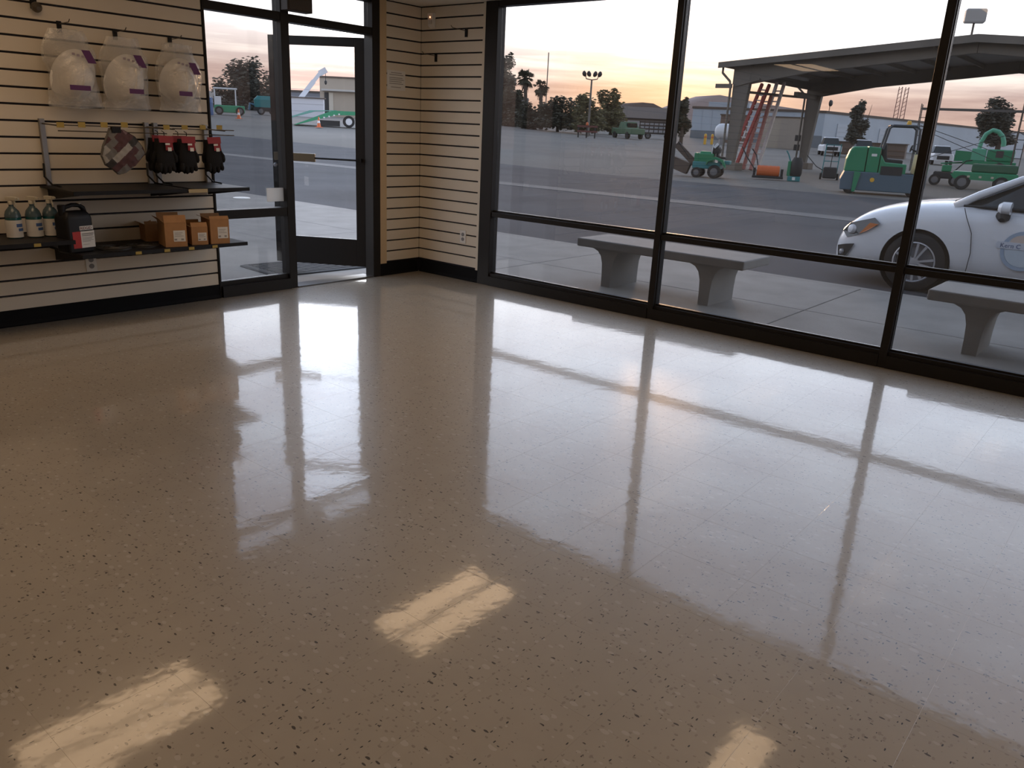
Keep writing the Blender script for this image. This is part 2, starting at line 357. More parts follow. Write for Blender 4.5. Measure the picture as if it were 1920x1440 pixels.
MB().box((ROOM_X0 - .1, ROOM_Y0 - .1, -.12), (ROOM_X0, .12, CEIL)).build('wall_left', wall_m, kind='structure')
MB().box((ROOM_X0, ROOM_Y0 - .1, -.12), (.09, ROOM_Y0, CEIL)).build('wall_front', wall_m, kind='structure')
# ---- wall_back: slatwall panels either side of the glazed entrance
SX, JX = -2.222, -.462                      # inner edges of the two slatwall panels
wb = MB().box((ROOM_X0, -.004, -.12), (SX + .002, .12, CEIL)).box((-.5365, -.004, -.12), (.02, .12, CEIL)).build('wall_back', groove, kind='structure')
def slats(parent, phase, pitch, lo, hi, axis, base_top):
    """one horizontal board between every two grooves, boards 13 mm apart, 16 mm deep"""
    z = phase - pitch * 3; g = .0065; first = None; zs = []
    while z < CEIL + pitch:
        a, b = max(z + g, base_top), min(z + pitch - g, CEIL - .001)
        if b - a > .012: zs.append((a, b))
        z += pitch
    cache = {}
    for a, b in zs:
        k = round(b - a, 4)
        if k not in cache:
            m = MB()
            if axis == 'x': m.box((lo, -.021, 0), (hi, -.0045, b - a))
            else: m.box((-.021, lo, 0), (-.0045, hi, b - a))
            cache[k] = m.build('slat', slat_m, parent, bev=.0015); o = cache[k]
        else: o = mesh_copy(cache[k], parent)
        o.location = (0, 0, a)
slats(wb, .202, .1005, ROOM_X0 + .01, SX, 'x', .108)
slats(wb, .228, .0999, JX + .012, -.022, 'x', .118)
end = mat('panel_edge', (.62, .46, .27), .5)
MB().box((-.536, -.026, .10), (JX + .011, -.0045, CEIL - .001)).build('edge_trim', end, wb)
MB().box((SX + .0005, -.022, .10), (SX + .006, -.0045, CEIL - .001)).build('edge_trim', mat('dark_edge', (.03, .025, .02), .5), wb)
# ---- wall_right: short slatwall, then storefront glazing
JY0, JY1 = -.835, -.975
wr = MB().box((-.004, JY0, -.12), (.09, -.004, CEIL)).build('wall_right', groove, kind='structure')
slats(wr, .228, .0999, -.79, -.022, 'y', .118)
MB().box((-.024, -.834, .10), (-.0045, -.7905, CEIL - .001)).build('edge_trim', slat_m, wr)
# ---- baseboards
def cove(name, lo, hi, axis, h):
    prof = [(-.0045, .0005), (-.044, .0005), (-.036, .008), (-.029, .03), (-.0265, h - .004), (-.0225, h), (-.0045, h)]
    m = MB()
    m.prism(prof, lo, hi, 'x' if axis == 'x' else 'y')
    return m
cove('b', ROOM_X0 + .01, SX + .004, 'x', .107).build('baseboard_back', rubber, kind='structure')
cove('b', -.534, -.045, 'x', .117).build('baseboard_corner', rubber, kind='structure')
cove('b', JY0, -.046, 'y', .117).build('baseboard_right', rubber, kind='structure')

# ---- storefront glazing on the right, farthest bays unseen and added for sky light inside: window_1..7
MID0, MID1, SILL, HEAD = .633, .690, .125, 2.385
mull = [-2.706, -4.491, -6.276, -8.061, -9.846, -11.631]
edges = [JY1] + mull + [ROOM_Y0 + .05]
glaze_x = .012
for i in range(7):
    y1 = edges[i] - (.0 if i == 0 else .026); y0 = edges[i + 1] + (.026 if i < 6 else 0)
    w = structure('window_%d' % (i + 1), (0, (y0 + y1) / 2, 0))
    sill = MB(); sill.box((-.05, y0, .001), (.045, y1, .085)); sill.box((-.03, y0, .085), (.045, y1, .112)); sill.box((-.004, y0, .112), (.03, y1, SILL)); sill.build('sill_rail', bronze, w, True)
    mr = MB(); mr.box((-.035, y0, MID0), (.045, y1, MID1 - .016)); mr.box((-.006, y0, MID1 - .016), (.032, y1, MID1)); mr.build('mid_rail', bronze, w, True, bev=.002)
    MB().box((-.04, y0, HEAD), (.045, y1, CEIL - .001)).build('head_rail', bronze, w, True)
    MB().box((glaze_x - .003, y0 + .001, MID1 + .0005), (glaze_x + .003, y1 - .001, HEAD - .0005)).build('pane', tint_glass, w, True)
    MB().box((glaze_x - .003, y0 + .001, SILL + .0005), (glaze_x + .003, y1 - .001, MID0 - .0005)).build('pane', tint_glass, w, True)
    if i == 0: MB().box((-.045, JY1 + .0005, .001), (.06, JY0 - .0005, CEIL - .001)).build('jamb', bronze, w, True, bev=.003)
    else:
        m = MB(); m.box((-.045, edges[i] - .0255, .001), (.055, edges[i] + .0255, CEIL - .001)); m.box((-.02, edges[i] - .031, .001), (-.005, edges[i] + .031, CEIL - .001)); m.build('mullion', bronze, w, True, bev=.002)
# ---- entrance: sidelight, transom and open door
HD0, HD1 = 2.128, 2.190
J1A, J1B, JRA, JRB = -1.556, -1.480, -.625, -.539
w = structure('window_8', (-1.9, .03, 0))                      # sidelight left of the door
MB().box((SX + .007, -.03, .001), (SX + .02, .07, CEIL - .001)).build('jamb', bronze, w, True)
MB().box((J1A, -.035, .001), (J1B, .075, CEIL - .001)).build('mullion', bronze, w, True, bev=.003)
xa, xb = SX + .0205, J1A - .0005
s = MB(); s.box((xa, -.05, .001), (xb, .06, .09)); s.box((xa, -.01, .09), (xb, .05, .126)); s.build('sill_rail', bronze, w, True)
MB().box((xa, -.03, .618), (xb, .06, .688)).build('mid_rail', bronze, w, True, bev=.002)
MB().box((xa, -.03, HD0), (xb, .06, HD1)).build('top_rail', bronze, w, True, bev=.002)
for z0, z1 in ((.1265, .6175), (.6885, HD0 - .0005), (HD1 + .0005, CEIL - .04)):
    MB().box((xa, .022, z0), (xb, .028, z1)).build('pane', tint_glass, w, True)
MB().box((xa, -.03, CEIL - .0395), (xb, .06, CEIL - .001)).build('head_rail', bronze, w, True)
w = structure('window_9', (-1.05, .03, 0))                     # transom light over the door
MB().box((JRA, -.04, .001), (JRB, .075, CEIL - .001)).build('jamb', bronze, w, True, bev=.004)
MB().box((J1B + .0005, -.035, HD0 - .004), (JRA - .0005, .07, HD1 - .006)).build('top_rail', bronze, w, True, bev=.002)
MB().box((J1B + .0005, -.03, CEIL - .0395), (JRA - .0005, .06, CEIL - .001)).build('head_rail', bronze, w, True)
MB().box((J1B + .001, .022, HD1 - .0055), (JRA - .001, .028, CEIL - .04)).build('pane', tint_glass, w, True)
MB().box((J1B + .0005, -.045, -.02), (JRA - .0005, .11, .012)).build('threshold', mat('threshold_metal', (.10, .095, .09), .35, .5), w, True, bev=.003)
DW = .90
door = structure('door_1', (-.588, .098, .0)); door.rotation_euler = (0, 0, -math.radians(58))
# local: door runs from the hinge (0) along -x to the latch stile (-DW)
def dpart(n, lo, hi, m=bronze, bev=.002): return MB().box(lo, hi).build(n, m, door, bev=bev)
Z0, Z1 = .075, 2.105
dpart('hinge_stile', (-.095, -.022, Z0), (0, .022, Z1)); dpart('latch_stile', (-DW, -.022, Z0), (-DW + .06, .022, Z1))
dpart('bottom_rail', (-DW + .0605, -.022, Z0), (-.0955, .022, Z0 + .255)); dpart('top_rail', (-DW + .0605, -.022, Z1 - .075), (-.0955, .022, Z1))
dpart('pane', (-DW + .0605, -.003, Z0 + .2555), (-.0955, .003, Z1 - .0755), clear_glass, 0)
MB().tube([(-DW + .05, -.062, 1.06), (-.08, -.062, 1.06)], .009, 8).build('push_rod', bronze, door)
m = MB(); m.box((-DW + .035, -.075, 1.025), (-DW + .43, -.048, 1.098)); m.box((-DW + .04, -.048, 1.04), (-DW + .07, -.0225, 1.08)); m.build('push_paddle', mat('bronze_paddle', (.16, .12, .07), .4, .5), door, bev=.004)
MB().box((-.05, -.062, 1.045), (-.03, -.0225, 1.075)).build('rod_bracket', bronze, door)
m = MB(); m.lathe([(.02, 0), (.02, .012), (.012, .02)], 12, Matrix.Translation((-DW + .03, -.022, .98)) @ Matrix.Rotation(PI / 2, 4, 'X')); m.build('lock_cylinder', steel, door)

# ---- ceiling lights (some mirrored in the floor, the rest added out of view)
lamp_e = mat('lit_diffuser', (.8, .75, .65), .5, emit=(1.0, .68, .41), es=4.0)
lamp_off = mat('unlit_diffuser', (.72, .68, .6), .5)
def troffer(x, y, label, group=None, half=False):
    t = thing('ceiling_light', label, 'ceiling light', (x, y, CEIL), 0, group)
    m = MB(); m.box((-.60, -.30, -.012), (.60, -.275, 0)); m.box((-.60, .275, -.012), (.60, .30, 0)); m.box((-.60, -.275, -.012), (-.575, .275, 0)); m.box((.575, -.275, -.012), (.60, .275, 0)); m.build('frame', white_pl, t)
    MB().box((-.574, -.03, -.012), (.574, .03, 0)).build('ballast_cover', white_pl, t)
    for y0, y1 in ((-.274, -.031), (.031, .274)):
        MB().box((-.574, y0, -.008), (.574, y1, 0)).build('diffuser', lamp_off if half and y0 > 0 else lamp_e, t)
troffer(-1.41, -1.86, 'twin-tube ceiling light mirrored in the floor between door and window')
troffer(-3.82, -1.25, 'twin-tube ceiling light above the hats and gloves on the slatwall')
troffer(-1.60, -4.27, 'half-lit ceiling light above the floor beside the window with the white car', half=True)
for x, y in ((-6.3, -1.25), (-6.3, -4.4), (-6.3, -7.4), (-3.9, -7.4), (-6.3, -10.4), (-3.9, -10.4)): troffer(x, y, 'unseen twin-tube ceiling light added to brighten the showroom', 'added ceiling lights out of view')  # out of view, added to raise the interior light

# ---- wall fittings
def outlet(loc, axis, label):
    t = thing('wall_outlet', label, 'outlet', loc, 0 if axis == 'x' else -PI / 2)
    MB().box((-.037, -.006, -.06), (.037, 0, .06)).build('cover_plate', white_pl, t, bev=.002)
    for dz in (-.022, .022):
        MB().lathe([(.017, 0), (.017, .003)], 14, Matrix.Translation((0, -.006, dz)) @ Matrix.Rotation(PI / 2, 4, 'X')).build('socket', grey_pl, t)
outlet((-3.184, -.0215, .372), 'x', 'white double socket plate low on the slatwall under the black jug')
outlet((-.0215, -.622, .408), 'y', 'white double socket plate low on the slatwall beside the window jamb')
t = thing('motion_sensor', 'small white motion sensor with a red light high in the corner', 'sensor', (-.0215, -.172, 2.305), -PI / 2)
MB().loft([[(-.035, 0, -.065), (.035, 0, -.065), (.035, 0, .065), (-.035, 0, .065)], [(-.034, -.03, -.045), (.034, -.03, -.045), (.034, -.04, .06), (-.034, -.04, .06)]]).build('housing', white_pl, t, bev=.004)
MB().lathe([(.006, 0), (.005, .004), (.001, .006)], 10, Matrix.Translation((0, -.0375, .025)) @ Matrix.Rotation(PI / 2, 4, 'X')).build('indicator_light', mat('red_led', (.8, .1, .05), .4, emit=(1, .35, .15), es=6), t)
MB().box((-.022, -.0375, -.03), (.022, -.033, .005)).build('lens', mat('milky_lens', (.6, .58, .56), .3), t)
t = thing('posted_notice', 'white printed sheet pinned to the narrow slatwall beside the door', 'notice', (-.325, -.0215, 1.775))
MB().box((-.115, -.0015, -.085), (.105, 0, .082)).build('sheet', paper, t)
ink = mat('grey_ink', (.30, .29, .28), .8)
for k, (z, a, b) in enumerate(((.062, -.07, .06), (.045, -.09, .08), (.02, -.09, .07), (.005, -.09, .085), (-.012, -.09, .06), (-.03, -.09, .08), (-.06, -.07, .05))):
    MB().box((a, -.0022, z - .003), (b, -.0016, z + .003)).build('text_line', ink, t)
def slat_hook(loc, rz, length, label, group=None):
    t = thing('display_hook', label, 'hook', loc, rz, group)
    MB().box((-.014, -.010, -.050), (.014, 0, .018)).build('bracket', black_pl, t, bev=.001)
    MB().tube([(0, -.008, .0), (0, -length + .02, .006), (0, -length, .022)], .003, 6).build('wire', wire_m, t)
a = onx((875, 58), -.022); slat_hook((-.0215, a.y, a.z), -PI / 2, .20, 'black hook on the short slatwall, nearer the window jamb')
a = onx((818, 105), -.022); slat_hook((-.0215, a.y, a.z), -PI / 2, .18, 'black hook on the short slatwall, close to the wall corner')
t = thing('clip_hook', 'short dark clip hook alone at the top of the long slatwall', 'hook', (-3.351, -.0215, 1.995))
MB().box((-.02, -.006, -.02), (.02, 0, .04)).build('bracket', black_pl, t, bev=.001)
MB().lathe([(.018, 0), (.03, .03), (.03, .05), (.012, .07)], 14, Matrix.Translation((0, -.006, .0)) @ Matrix.Rotation(PI * .6, 4, 'X')).build('cup', wire_m, t, smooth='auto')
# dark box over the door
p = ony((558, 10), -.09)
t = thing('exit_box', 'dark box fixed over the door mullion under the ceiling', 'wall box', (p.x, -.036, 2.20))
MB().box((-.12, -.09, 0), (.115, 0, .225)).build('housing', mat('brown_box', (.045, .032, .022), .5), t, bev=.004)
MB().box((-.105, -.094, .012), (.10, -.0905, .212)).build('face', mat('brown_face', (.06, .045, .03), .4), t)
tp = bpy.data.materials.new('thin_card'); tp.use_nodes = True; _t = tp.node_tree
_b = _t.nodes['Principled BSDF']; _b.inputs['Base Color'].default_value = (.8, .8, .78, 1); _l = _t.nodes.new('ShaderNodeBsdfTranslucent'); _l.inputs[0].default_value = (.85, .85, .83, 1)
_m = _t.nodes.new('ShaderNodeMixShader'); _m.inputs[0].default_value = .6; _t.links.new(_b.outputs[0], _m.inputs[1]); _t.links.new(_l.outputs[0], _m.inputs[2]); _t.links.new(_m.outputs[0], _t.nodes['Material Output'].inputs[0])
p = ony((517, 365), .016)
t = MB().box((p.x - .085, .016, p.z - .055), (p.x + .085, .0195, p.z + .055)).build('card_sign', tp); t['label'] = 'small blank white card on the sidelight glass beside the door'; t['category'] = 'card'

# ================================================================== DISPLAY WALL
# ---- hats in clear bags
purple = mat('purple_print', (.10, .025, .12), .5)
lilac = mat('faint_print', (.30, .26, .30), .6)
hat_w = mat('white_hat', (.90, .88, .84), .35)
def bagged_hat(px, hook_px, seed, axis, label, pk):
    rnd = random.Random(seed)
    hk = ony(hook_px, -.025)
    c = ony(px, -.15)
    slat_hook((hk.x - .0, -.0215, hk.z), 0, .17, 'black hook holding the %s' % pk)
    t = thing('bagged_hat', label, 'hard hat', (c.x, -.12, c.z))
    ax = Vector(axis).normalized(); q = Vector((0, 0, 1)).rotation_difference(ax).to_matrix().to_4x4()
    prof = [(.158, -.014), (.163, -.008), (.157, 0), (.128, .012), (.112, .03), (.106, .06), (.092, .088), (.066, .108), (.03, .118), (.001, .12)]
    hat = MB().lathe(prof, 36, q @ Matrix.Diagonal((.9, 1.08, 1, 1))).build('hat_shell', hat_w, t, smooth='auto')
    # ridge down the crown
    rb = MB().tube([q @ Vector((0, y, .118 - 3.1 * y * y)) for y in (-.11, -.08, -.04, 0, .04, .08, .11)], .01, 8).build('crown_ridge', hat_w, t, smooth=True)
    # bag: pillow round the hat, gathered on the hook
    nx, nz = 22, 30; m = MB(); front = []; back = []
    hx, hz = hk.x - c.x, hk.z - c.z - .025
    for j in range(nz + 1):
        v = j / nz; z = -.185 + v * (hz + .185 - .01)
        wd = .148 + .012 * math.sin(v * 9 + seed) - max(0, v - .72) * .16
        for i in range(nx + 1):
            u = i / nx * 2 - 1
            x = u * wd + hx * max(0, v - .35) / .65
            d = max(0, 1 - (u * u) ** 1.5) * max(0, 1 - ((z + .02) / .23) ** 2 if abs(z + .02) < .23 else 0) ** .6 * .12
            n = noise.noise(Vector((x * 9, z * 9, seed * 3.7))) * .03 + noise.noise(Vector((x * 26, z * 26, seed))) * .02
            e = 1 - abs(u) ** 6
            m.v.append((x + n * .5, -.012 - d - abs(n) * e - .006 * e, z + n * .4))
            m.v.append((x + n * .5, .03 - .012 * e + n * .2 * e, z + n * .4))
    W1 = nx + 1
    for j in range(nz):
        for i in range(nx):
            a = (j * W1 + i) * 2; b = a + 2; c2 = a + 2 * W1; d2 = c2 + 2
            m.f += [(a, b, d2, c2), (a + 1, c2 + 1, d2 + 1, b + 1)]; m.m += [0, 0]
    m.build('plastic_bag', bag_m, t, smooth=True)
    # printed labels
    def patch(cx, cz, w, h, skew, mm, nm, y):
        MB().add([(cx - w / 2 - skew, y, cz + h / 2), (cx + w / 2 - skew, y - .003, cz + h / 2), (cx + w / 2 + skew, y - .003, cz - h / 2), (cx - w / 2 + skew, y, cz - h / 2),
                  (cx - w / 2 - skew, y + .001, cz + h / 2), (cx + w / 2 - skew, y - .002, cz + h / 2), (cx + w / 2 + skew, y - .002, cz - h / 2), (cx - w / 2 + skew, y + .001, cz - h / 2)],
                 [(0, 1, 2, 3), (7, 6, 5, 4), (0, 4, 5, 1), (1, 5, 6, 2), (2, 6, 7, 3), (3, 7, 4, 0)]).build(nm, mm, t)
    return t, patch
HATS = [((142, 145), (110, 45), 1, (.10, -.92, -.32), 'white hard hat in a clear bag with purple print, hanging farthest from the glass'),
        ((238, 152), (215, 60), 2, (.14, -.92, -.30), 'white hard hat in a clear bag hanging between the other two bagged hats'),
        ((340, 158), (318, 74), 3, (.0, -.95, -.28), 'white hard hat in a clear bag hanging at the slatwall edge by the sidelight')]
NM = ['hat bag farthest from the glass', 'middle one of three hat bags', 'hat bag at the edge of the slatwall']
for (px, hp, sd, ax, lb), nm in zip(HATS, NM):
    t, patch = bagged_hat(px, hp, sd, ax, lb, nm)
    patch((-.035, -.005, -.045)[sd - 1], -.065, .125 if sd == 1 else .095, .030, 0, purple, 'label_band', -.165)
    patch(.05, .125 - .02 * (sd == 3), .05, .075, .018, purple, 'printed_panel', -.135)
    for k in range(4): patch(-.03 + .028 * k - .01 * sd, .135 - .006 * k, .017, .014, 0, lilac, 'printed_mark', -.128)
# ---- display racks: uprights, cross bar, shelf
SH_D = -.50
def rack(x0, x1, z0, zt, label, ext, right_bar, le=-.04):
    t = thing('display_rack', label, 'display rack', (x0, -.022, z0))
    L = x1 - x0
    for x in (0.012, L - .012):
        MB().box((x - .016, -.03, 0), (x + .016, -.004, zt - z0 + .03)).build('upright', steel, t, bev=.002)
        MB().tube([(x, -.02, zt - z0), (x, -.29, zt - z0 - .005)], .005, 6).build('arm', wire_m, t)
        MB().tube([(x - .02, -.02, .14), (x - .035, -.05, .06), (x - .02, -.12, .012), (x, -.2, .006)], .006, 6).build('support_wire', black_pl, t)
    for dz in (0, -.035): MB().tube([(0, -.29, zt - z0 + dz), (L + right_bar, -.29, zt - z0 + dz)], .004, 6).build('cross_bar', wire_m, t)
    m = MB(); m.box((le, SH_D, -.014), (L + ext, 0, 0)); m.box((le, SH_D - .006, -.024), (L + ext, SH_D, .001)); m.build('shelf', black_mt, t, bev=.001)
    for x in (0, L - .02): MB().prism([(-.012, -.018), (-.46, -.018), (-.46, -.03), (-.012, -.09)], x, x + .012, 'x').build('bracket', black_mt, t)
    return t
RZ = .906
r1 = rack(-3.41, -2.70, RZ, 1.295, 'black metal rack with grey uprights holding the patchwork glove on the slatwall', -.0, -.005)
r2 = rack(-2.66, -2.25, RZ, 1.295, 'narrow black metal rack with the hanging black gloves beside the sidelight', .03, .06, .0)
for px in (112, 152, 194, 232): c = ony((px, 234), -.315); MB().box((c.x - .022, -.325, c.z - .016), (c.x + .022, -.322, c.z + .016)).build('price_tag', tag_y, r1, True)
for px in (311, 345, 379, 410): c = ony((px, 239), -.315); MB().box((c.x - .022, -.325, c.z - .014), (c.x + .022, -.322, c.z + .016)).build('price_tag', tag_y, r2, True)
c = onz((367, 356), RZ - .01); MB().box((c.x - .07, -.534, RZ - .026), (c.x + .07, -.5285, RZ - .002)).build('price_strip', mat('cream_strip', (.45, .36, .2), .6), r2, True)
# ---- gloves
knit = mat('black_knit', (.006, .006, .007), .9, bump=(300, .002))
gl_red = mat('red_header_card', (.27, .012, .018), .55)
def glove_pair(x, y, z, label, tilt=0., group=None, wide=.105):
    t = thing('work_gloves', label, 'gloves', (x, y, z), 0, group)
    t.rotation_euler = (0, tilt, 0)
    for k, dy in enumerate((-.022, .012)):
        m = MB(); s = wide / .105; q = -1 if k else 1
        def ring(z, w, d, cx=0): return [(cx + w * s * math.cos(a) , dy + d * math.sin(a), z) for a in [2 * PI * i / 14 for i in range(14)]]
        m.loft([ring(-.02, .054, .013), ring(-.06, .057, .016), ring(-.10, .064, .018), ring(-.15, .067, .018), ring(-.20, .064, .016), ring(-.215, .055, .010)])
        for i, (fx, ln) in enumerate(((-.045, .04), (-.015, .055), (.015, .05), (.044, .036))):
            m.tube([(fx * s, dy, -.18), (fx * s * 1.05, dy, -.2), (fx * s * 1.12, dy - .004, -.2 - ln * .5), (fx * s * 1.12, dy - .002, -.2 - ln * .85), (fx * s * 1.12, dy, -.2 - ln)], [.016, .0165, .0165, .013, .005], 8)
        m.tube([(q * .045 * s, dy, -.10), (q * .066 * s, dy - .004, -.135), (q * .07 * s, dy - .004, -.165), (q * .068 * s, dy - .003, -.18)], [.014, .014, .012, .005], 8)
        m.build('glove', knit, t, smooth=True)
    MB().add([(-.052 * s, -.04, -.001), (.052 * s, -.04, -.001), (.05 * s, -.046, -.045), (-.05 * s, -.046, -.045), (-.052 * s, -.037, -.001), (.052 * s, -.037, -.001), (.05 * s, -.043, -.045), (-.05 * s, -.043, -.045)],
             [(0, 1, 2, 3), (7, 6, 5, 4), (0, 4, 5, 1), (1, 5, 6, 2), (2, 6, 7, 3), (3, 7, 4, 0)]).build('header_card', gl_red, t)
    MB().box((-.01 * s, -.049, -.095), (.042 * s, -.0465, -.046)).build('product_card', gl_red, t)
    MB().box((-.012 * s, -.051, -.060), (.02 * s, -.0495, -.048)).build('logo_patch', paper, t)
    MB().box((.004 * s, -.051, -.10), (.03 * s, -.0495, -.076)).build('price_sticker', paper, t)
    MB().tube([(0, -.02, .0), (0, -.02, .022), (0, .01, .03)], .003, 6).build('hanger_loop', black_pl, t)
gz = 1.278
for px, y, lb, tl in ((292, -.235, 'black knit gloves with red card, next to the patchwork glove', .02), (304, -.33, 'black knit gloves with red card, second pack from the patchwork glove', 0), (330, -.235, 'black knit gloves with red card, tucked behind its neighbours in the middle of the rack', .0),
                  (346, -.33, 'black knit gloves with red and white card, second pack from the sidelight', 0), (394, -.33, 'black knit gloves with red card hanging alone at the sidelight end of the rack', -.05)):
    c = ony((px, 243), y); glove_pair(c.x, y, 1.248, lb, tl)
# patchwork glove, hanging askew
pm = [mat('patch_grey', (.16, .155, .15), .85), mat('patch_maroon', (.085, .04, .045), .85), mat('patch_pale', (.34, .33, .31), .85), mat('patch_dark', (.04, .038, .04), .85), mat('patch_mauve', (.20, .13, .14), .85)]
c = ony((220, 246), -.335)
t = thing('patchwork_glove', 'grey, maroon and white patchwork cloth glove hanging askew on the rack', 'glove', (c.x, -.335, c.z))
out = []
for a, b in ((205, 240), (229, 243), (251, 256), (266, 276), (271, 288), (252, 310), (234, 324), (222, 327), (211, 317), (198, 310), (190, 292), (193, 274), (200, 256)):
    q = ony((a, b), -.335); out.append((q.x - c.x, q.z - c.z))
ocx = sum(a for a, b in out) / len(out); ocz = sum(b for a, b in out) / len(out)
def inside(x, z):
    k = False; n = len(out)
    for i in range(n):
        (x1, z1), (x2, z2) = out[i], out[(i + 1) % n]
        if (z1 > z) != (z2 > z) and x < (x2 - x1) * (z - z1) / (z2 - z1) + x1: k = not k
    return k
m = MB(); step = .005; pat = {}
rr = random.Random(5)
def pcol(x, z):
    a, b = x * .75 + z * .66, z * .75 - x * .66
    k = (math.floor(a / .075 + .3 * math.floor(b / .042)), math.floor(b / .042))
    if k not in pat: pat[k] = rr.choice([0, 0, 1, 1, 2, 2, 4, 3])
    return pat[k]
for ix in range(-32, 52):
    for iz in range(-68, 12):
        x, z = ix * step, iz * step
        if inside(x + step / 2, z - step / 2):
            def yy(x, z): return -.03 * max(.05, math.cos(min(1.5, math.hypot(x - ocx, z - ocz) / .13))) - .006 * noise.noise(Vector((x * 30, z * 30, 2)))
            vs = [(x, yy(x, z), z), (x + step, yy(x + step, z), z), (x + step, yy(x + step, z - step), z - step), (x, yy(x, z - step), z - step)]
            m.add(vs + [(a, -b * .8 , cc) for a, b, cc in vs], [(0, 1, 2, 3), (7, 6, 5, 4)], pcol(x, z))
n_ = len(out)
m.build('glove_body', pm, t)
m = MB(); m.loft([[(a, -.016, b) for a, b in out], [(a, .016, b) for a, b in out]], caps=False).build('side_band', pm[0], t)
MB().box((-.045, -.022, -.01), (.015, .0, .028)).build('hanging_clip', black_pl, t, bev=.002)
# ---- lower shelves
def low_shelf(x0, x1, z, depth, label, tags):
    t = thing('wall_shelf', label, 'shelf', (x0, -.022, z))
    m = MB(); m.box((0, -depth, -.016), (x1 - x0, 0, 0)); m.box((0, -depth - .006, -.024), (x1 - x0, -depth, .002)); m.build('board', black_mt, t, bev=.001)
    for x in (.03, x1 - x0 - .042): MB().prism([(-.001, -.016), (-depth * .9, -.016), (-depth * .9, -.03), (-.001, -.1)], x, x + .012, 'x').build('bracket', black_mt, t)
    for px in tags:
        c = ony((px, 470), -.022 - depth - .01); MB().box((c.x - .020, -.022 - depth - .0095, z - .022), (c.x + .020, -.022 - depth - .0065, z - .003)).build('price_tag', tag_y, t, True)
ZL, ZR = .604, .512
low_shelf(-4.7, -3.455, ZL, .46, 'black wall shelf carrying the spray bottles', (72,))
low_shelf(-3.44, -2.26, ZR, .50, 'black wall shelf carrying the jug and cardboard boxes', (260, 314, 360, 404))
# ---- spray bottles
liquid = mat('teal_liquid', (.01, .09, .10), .15, spec=.6); cap_w = mat('cream_trigger', (.62, .58, .48), .4); lab_w = mat('white_label', (.70, .69, .66), .6); lab_b = mat('blue_print', (.06, .13, .34), .6)
btl = mat('bottle_plastic', (.06, .10, .12), .25, spec=.6)
def bottle(x, y, rz, label):
    t = thing('spray_bottle', label, 'bottle', (x, y, ZL + .0005), rz)
    prof = [(.042, 0), (.046, .004), (.046, .128)]
    MB().lathe(prof, 24).build('bottle_body', liquid, t, smooth='auto')
    MB().lathe([(.046, .1285), (.045, .142), (.038, .165), (.022, .185), (.014, .195), (.014, .205)], 24).build('shoulder', btl, t, smooth='auto')
    MB().lathe([(.0468, .006), (.0468, .112)], 24).build('label', lab_w, t, smooth='auto')
    m = MB()
    for a0, z0, z1 in ((-2.1, .07, .09), (-1.9, .045, .062)):
        n = 6; vs = []
        for k in range(n + 1):
            a = a0 + k * .16
            vs += [(.0473 * math.cos(a), .0473 * math.sin(a), z0), (.0473 * math.cos(a), .0473 * math.sin(a), z1)]
        m.add(vs, [(2 * k, 2 * k + 2, 2 * k + 3, 2 * k + 1) for k in range(n)])
    m.build('label_print', lab_b, t)
    m = MB(); m.lathe([(.017, .2055), (.017, .225), (.012, .23)], 14); m.box((-.012, -.045, .23), (.012, .028, .252)); m.box((-.007, -.06, .237), (.007, -.045, .249)); m.build('spray_head', cap_w, t, bev=.002)
    MB().tube([(0, -.022, .231), (0, -.034, .205), (0, -.032, .185)], [.006, .006, .004], 6).build('trigger', cap_w, t)
BT = [((33, 447), .5, 'teal spray bottle with a white label, farthest from the black jug'), ((71, 445), .4, 'teal spray bottle with blue and white label, between two other spray bottles'), ((103, 443), .3, 'teal spray bottle with blue and white label, closest to the black jug')]
for px, rz, lb in BT: c = onz(px, ZL); bottle(c.x, c.y + .03, rz, lb)
c = onz((52, 434), ZL); bottle(c.x, c.y + .05, 0, 'dark spray bottle standing in the back row behind the labelled ones')
c = onz((86, 432), ZL); bottle(c.x, c.y + .05, 0, 'dark spray bottle in the back row nearer the jug')
# ---- black jug
c = onz((152, 474), ZR)
jx, jy = c.x, c.y + .06
t = thing('oil_jug', 'black plastic jug with red and white label and a loop handle', 'jug', (jx, jy, ZR + .0005), math.radians(14))
def rr_ring(w, d, z, r=.02, cx=0):
    pts = []
    for sx, sy, a0 in ((1, 1, 0), (-1, 1, 90), (-1, -1, 180), (1, -1, 270)):
        for k in range(4):
            a = math.radians(a0 + k * 30); pts.append((cx + sx * (w - r) + r * math.cos(a), sy * (d - r) + r * math.sin(a), z))
    return pts
JW, JD = .094, .062
MB().loft([rr_ring(JW - .006, JD - .006, 0), rr_ring(JW, JD, .008), rr_ring(JW, JD, .215), rr_ring(JW - .004, JD - .004, .235), rr_ring(JW - .02, JD - .018, .258)]).build('jug_body', black_pl, t, smooth='auto')
MB().tube([(-.075, 0, .25), (-.05, 0, .285), (.0, 0, .297), (.05, 0, .293), (.075, 0, .275), (.082, 0, .24)], [.016, .014, .013, .014, .016, .018], 10).build('handle', black_pl, t, smooth=True)
MB().lathe([(.022, .255), (.022, .295), (.024, .295), (.024, .318), (.02, .322)], 18, Matrix.Translation((-.072, 0, -.02))).build('cap', black_pl, t, smooth='auto')
MB().lathe([(.012, .29), (.012, .312)], 12, Matrix.Translation((.05, 0, 0))).build('vent_cap', cap_w, t)
yf = -JD - .0012
MB().box((-.062, yf, .03), (-.005, yf + .001, .135)).build('red_label', mat('red_label', (.42, .02, .015), .5), t)
MB().box((-.005, yf - .0002, .03), (.092, yf + .001, .135)).build('white_label', lab_w, t)
MB().box((-.008, yf - .0002, .142), (.088, yf + .001, .168)).build('brand_plate', lab_w, t)
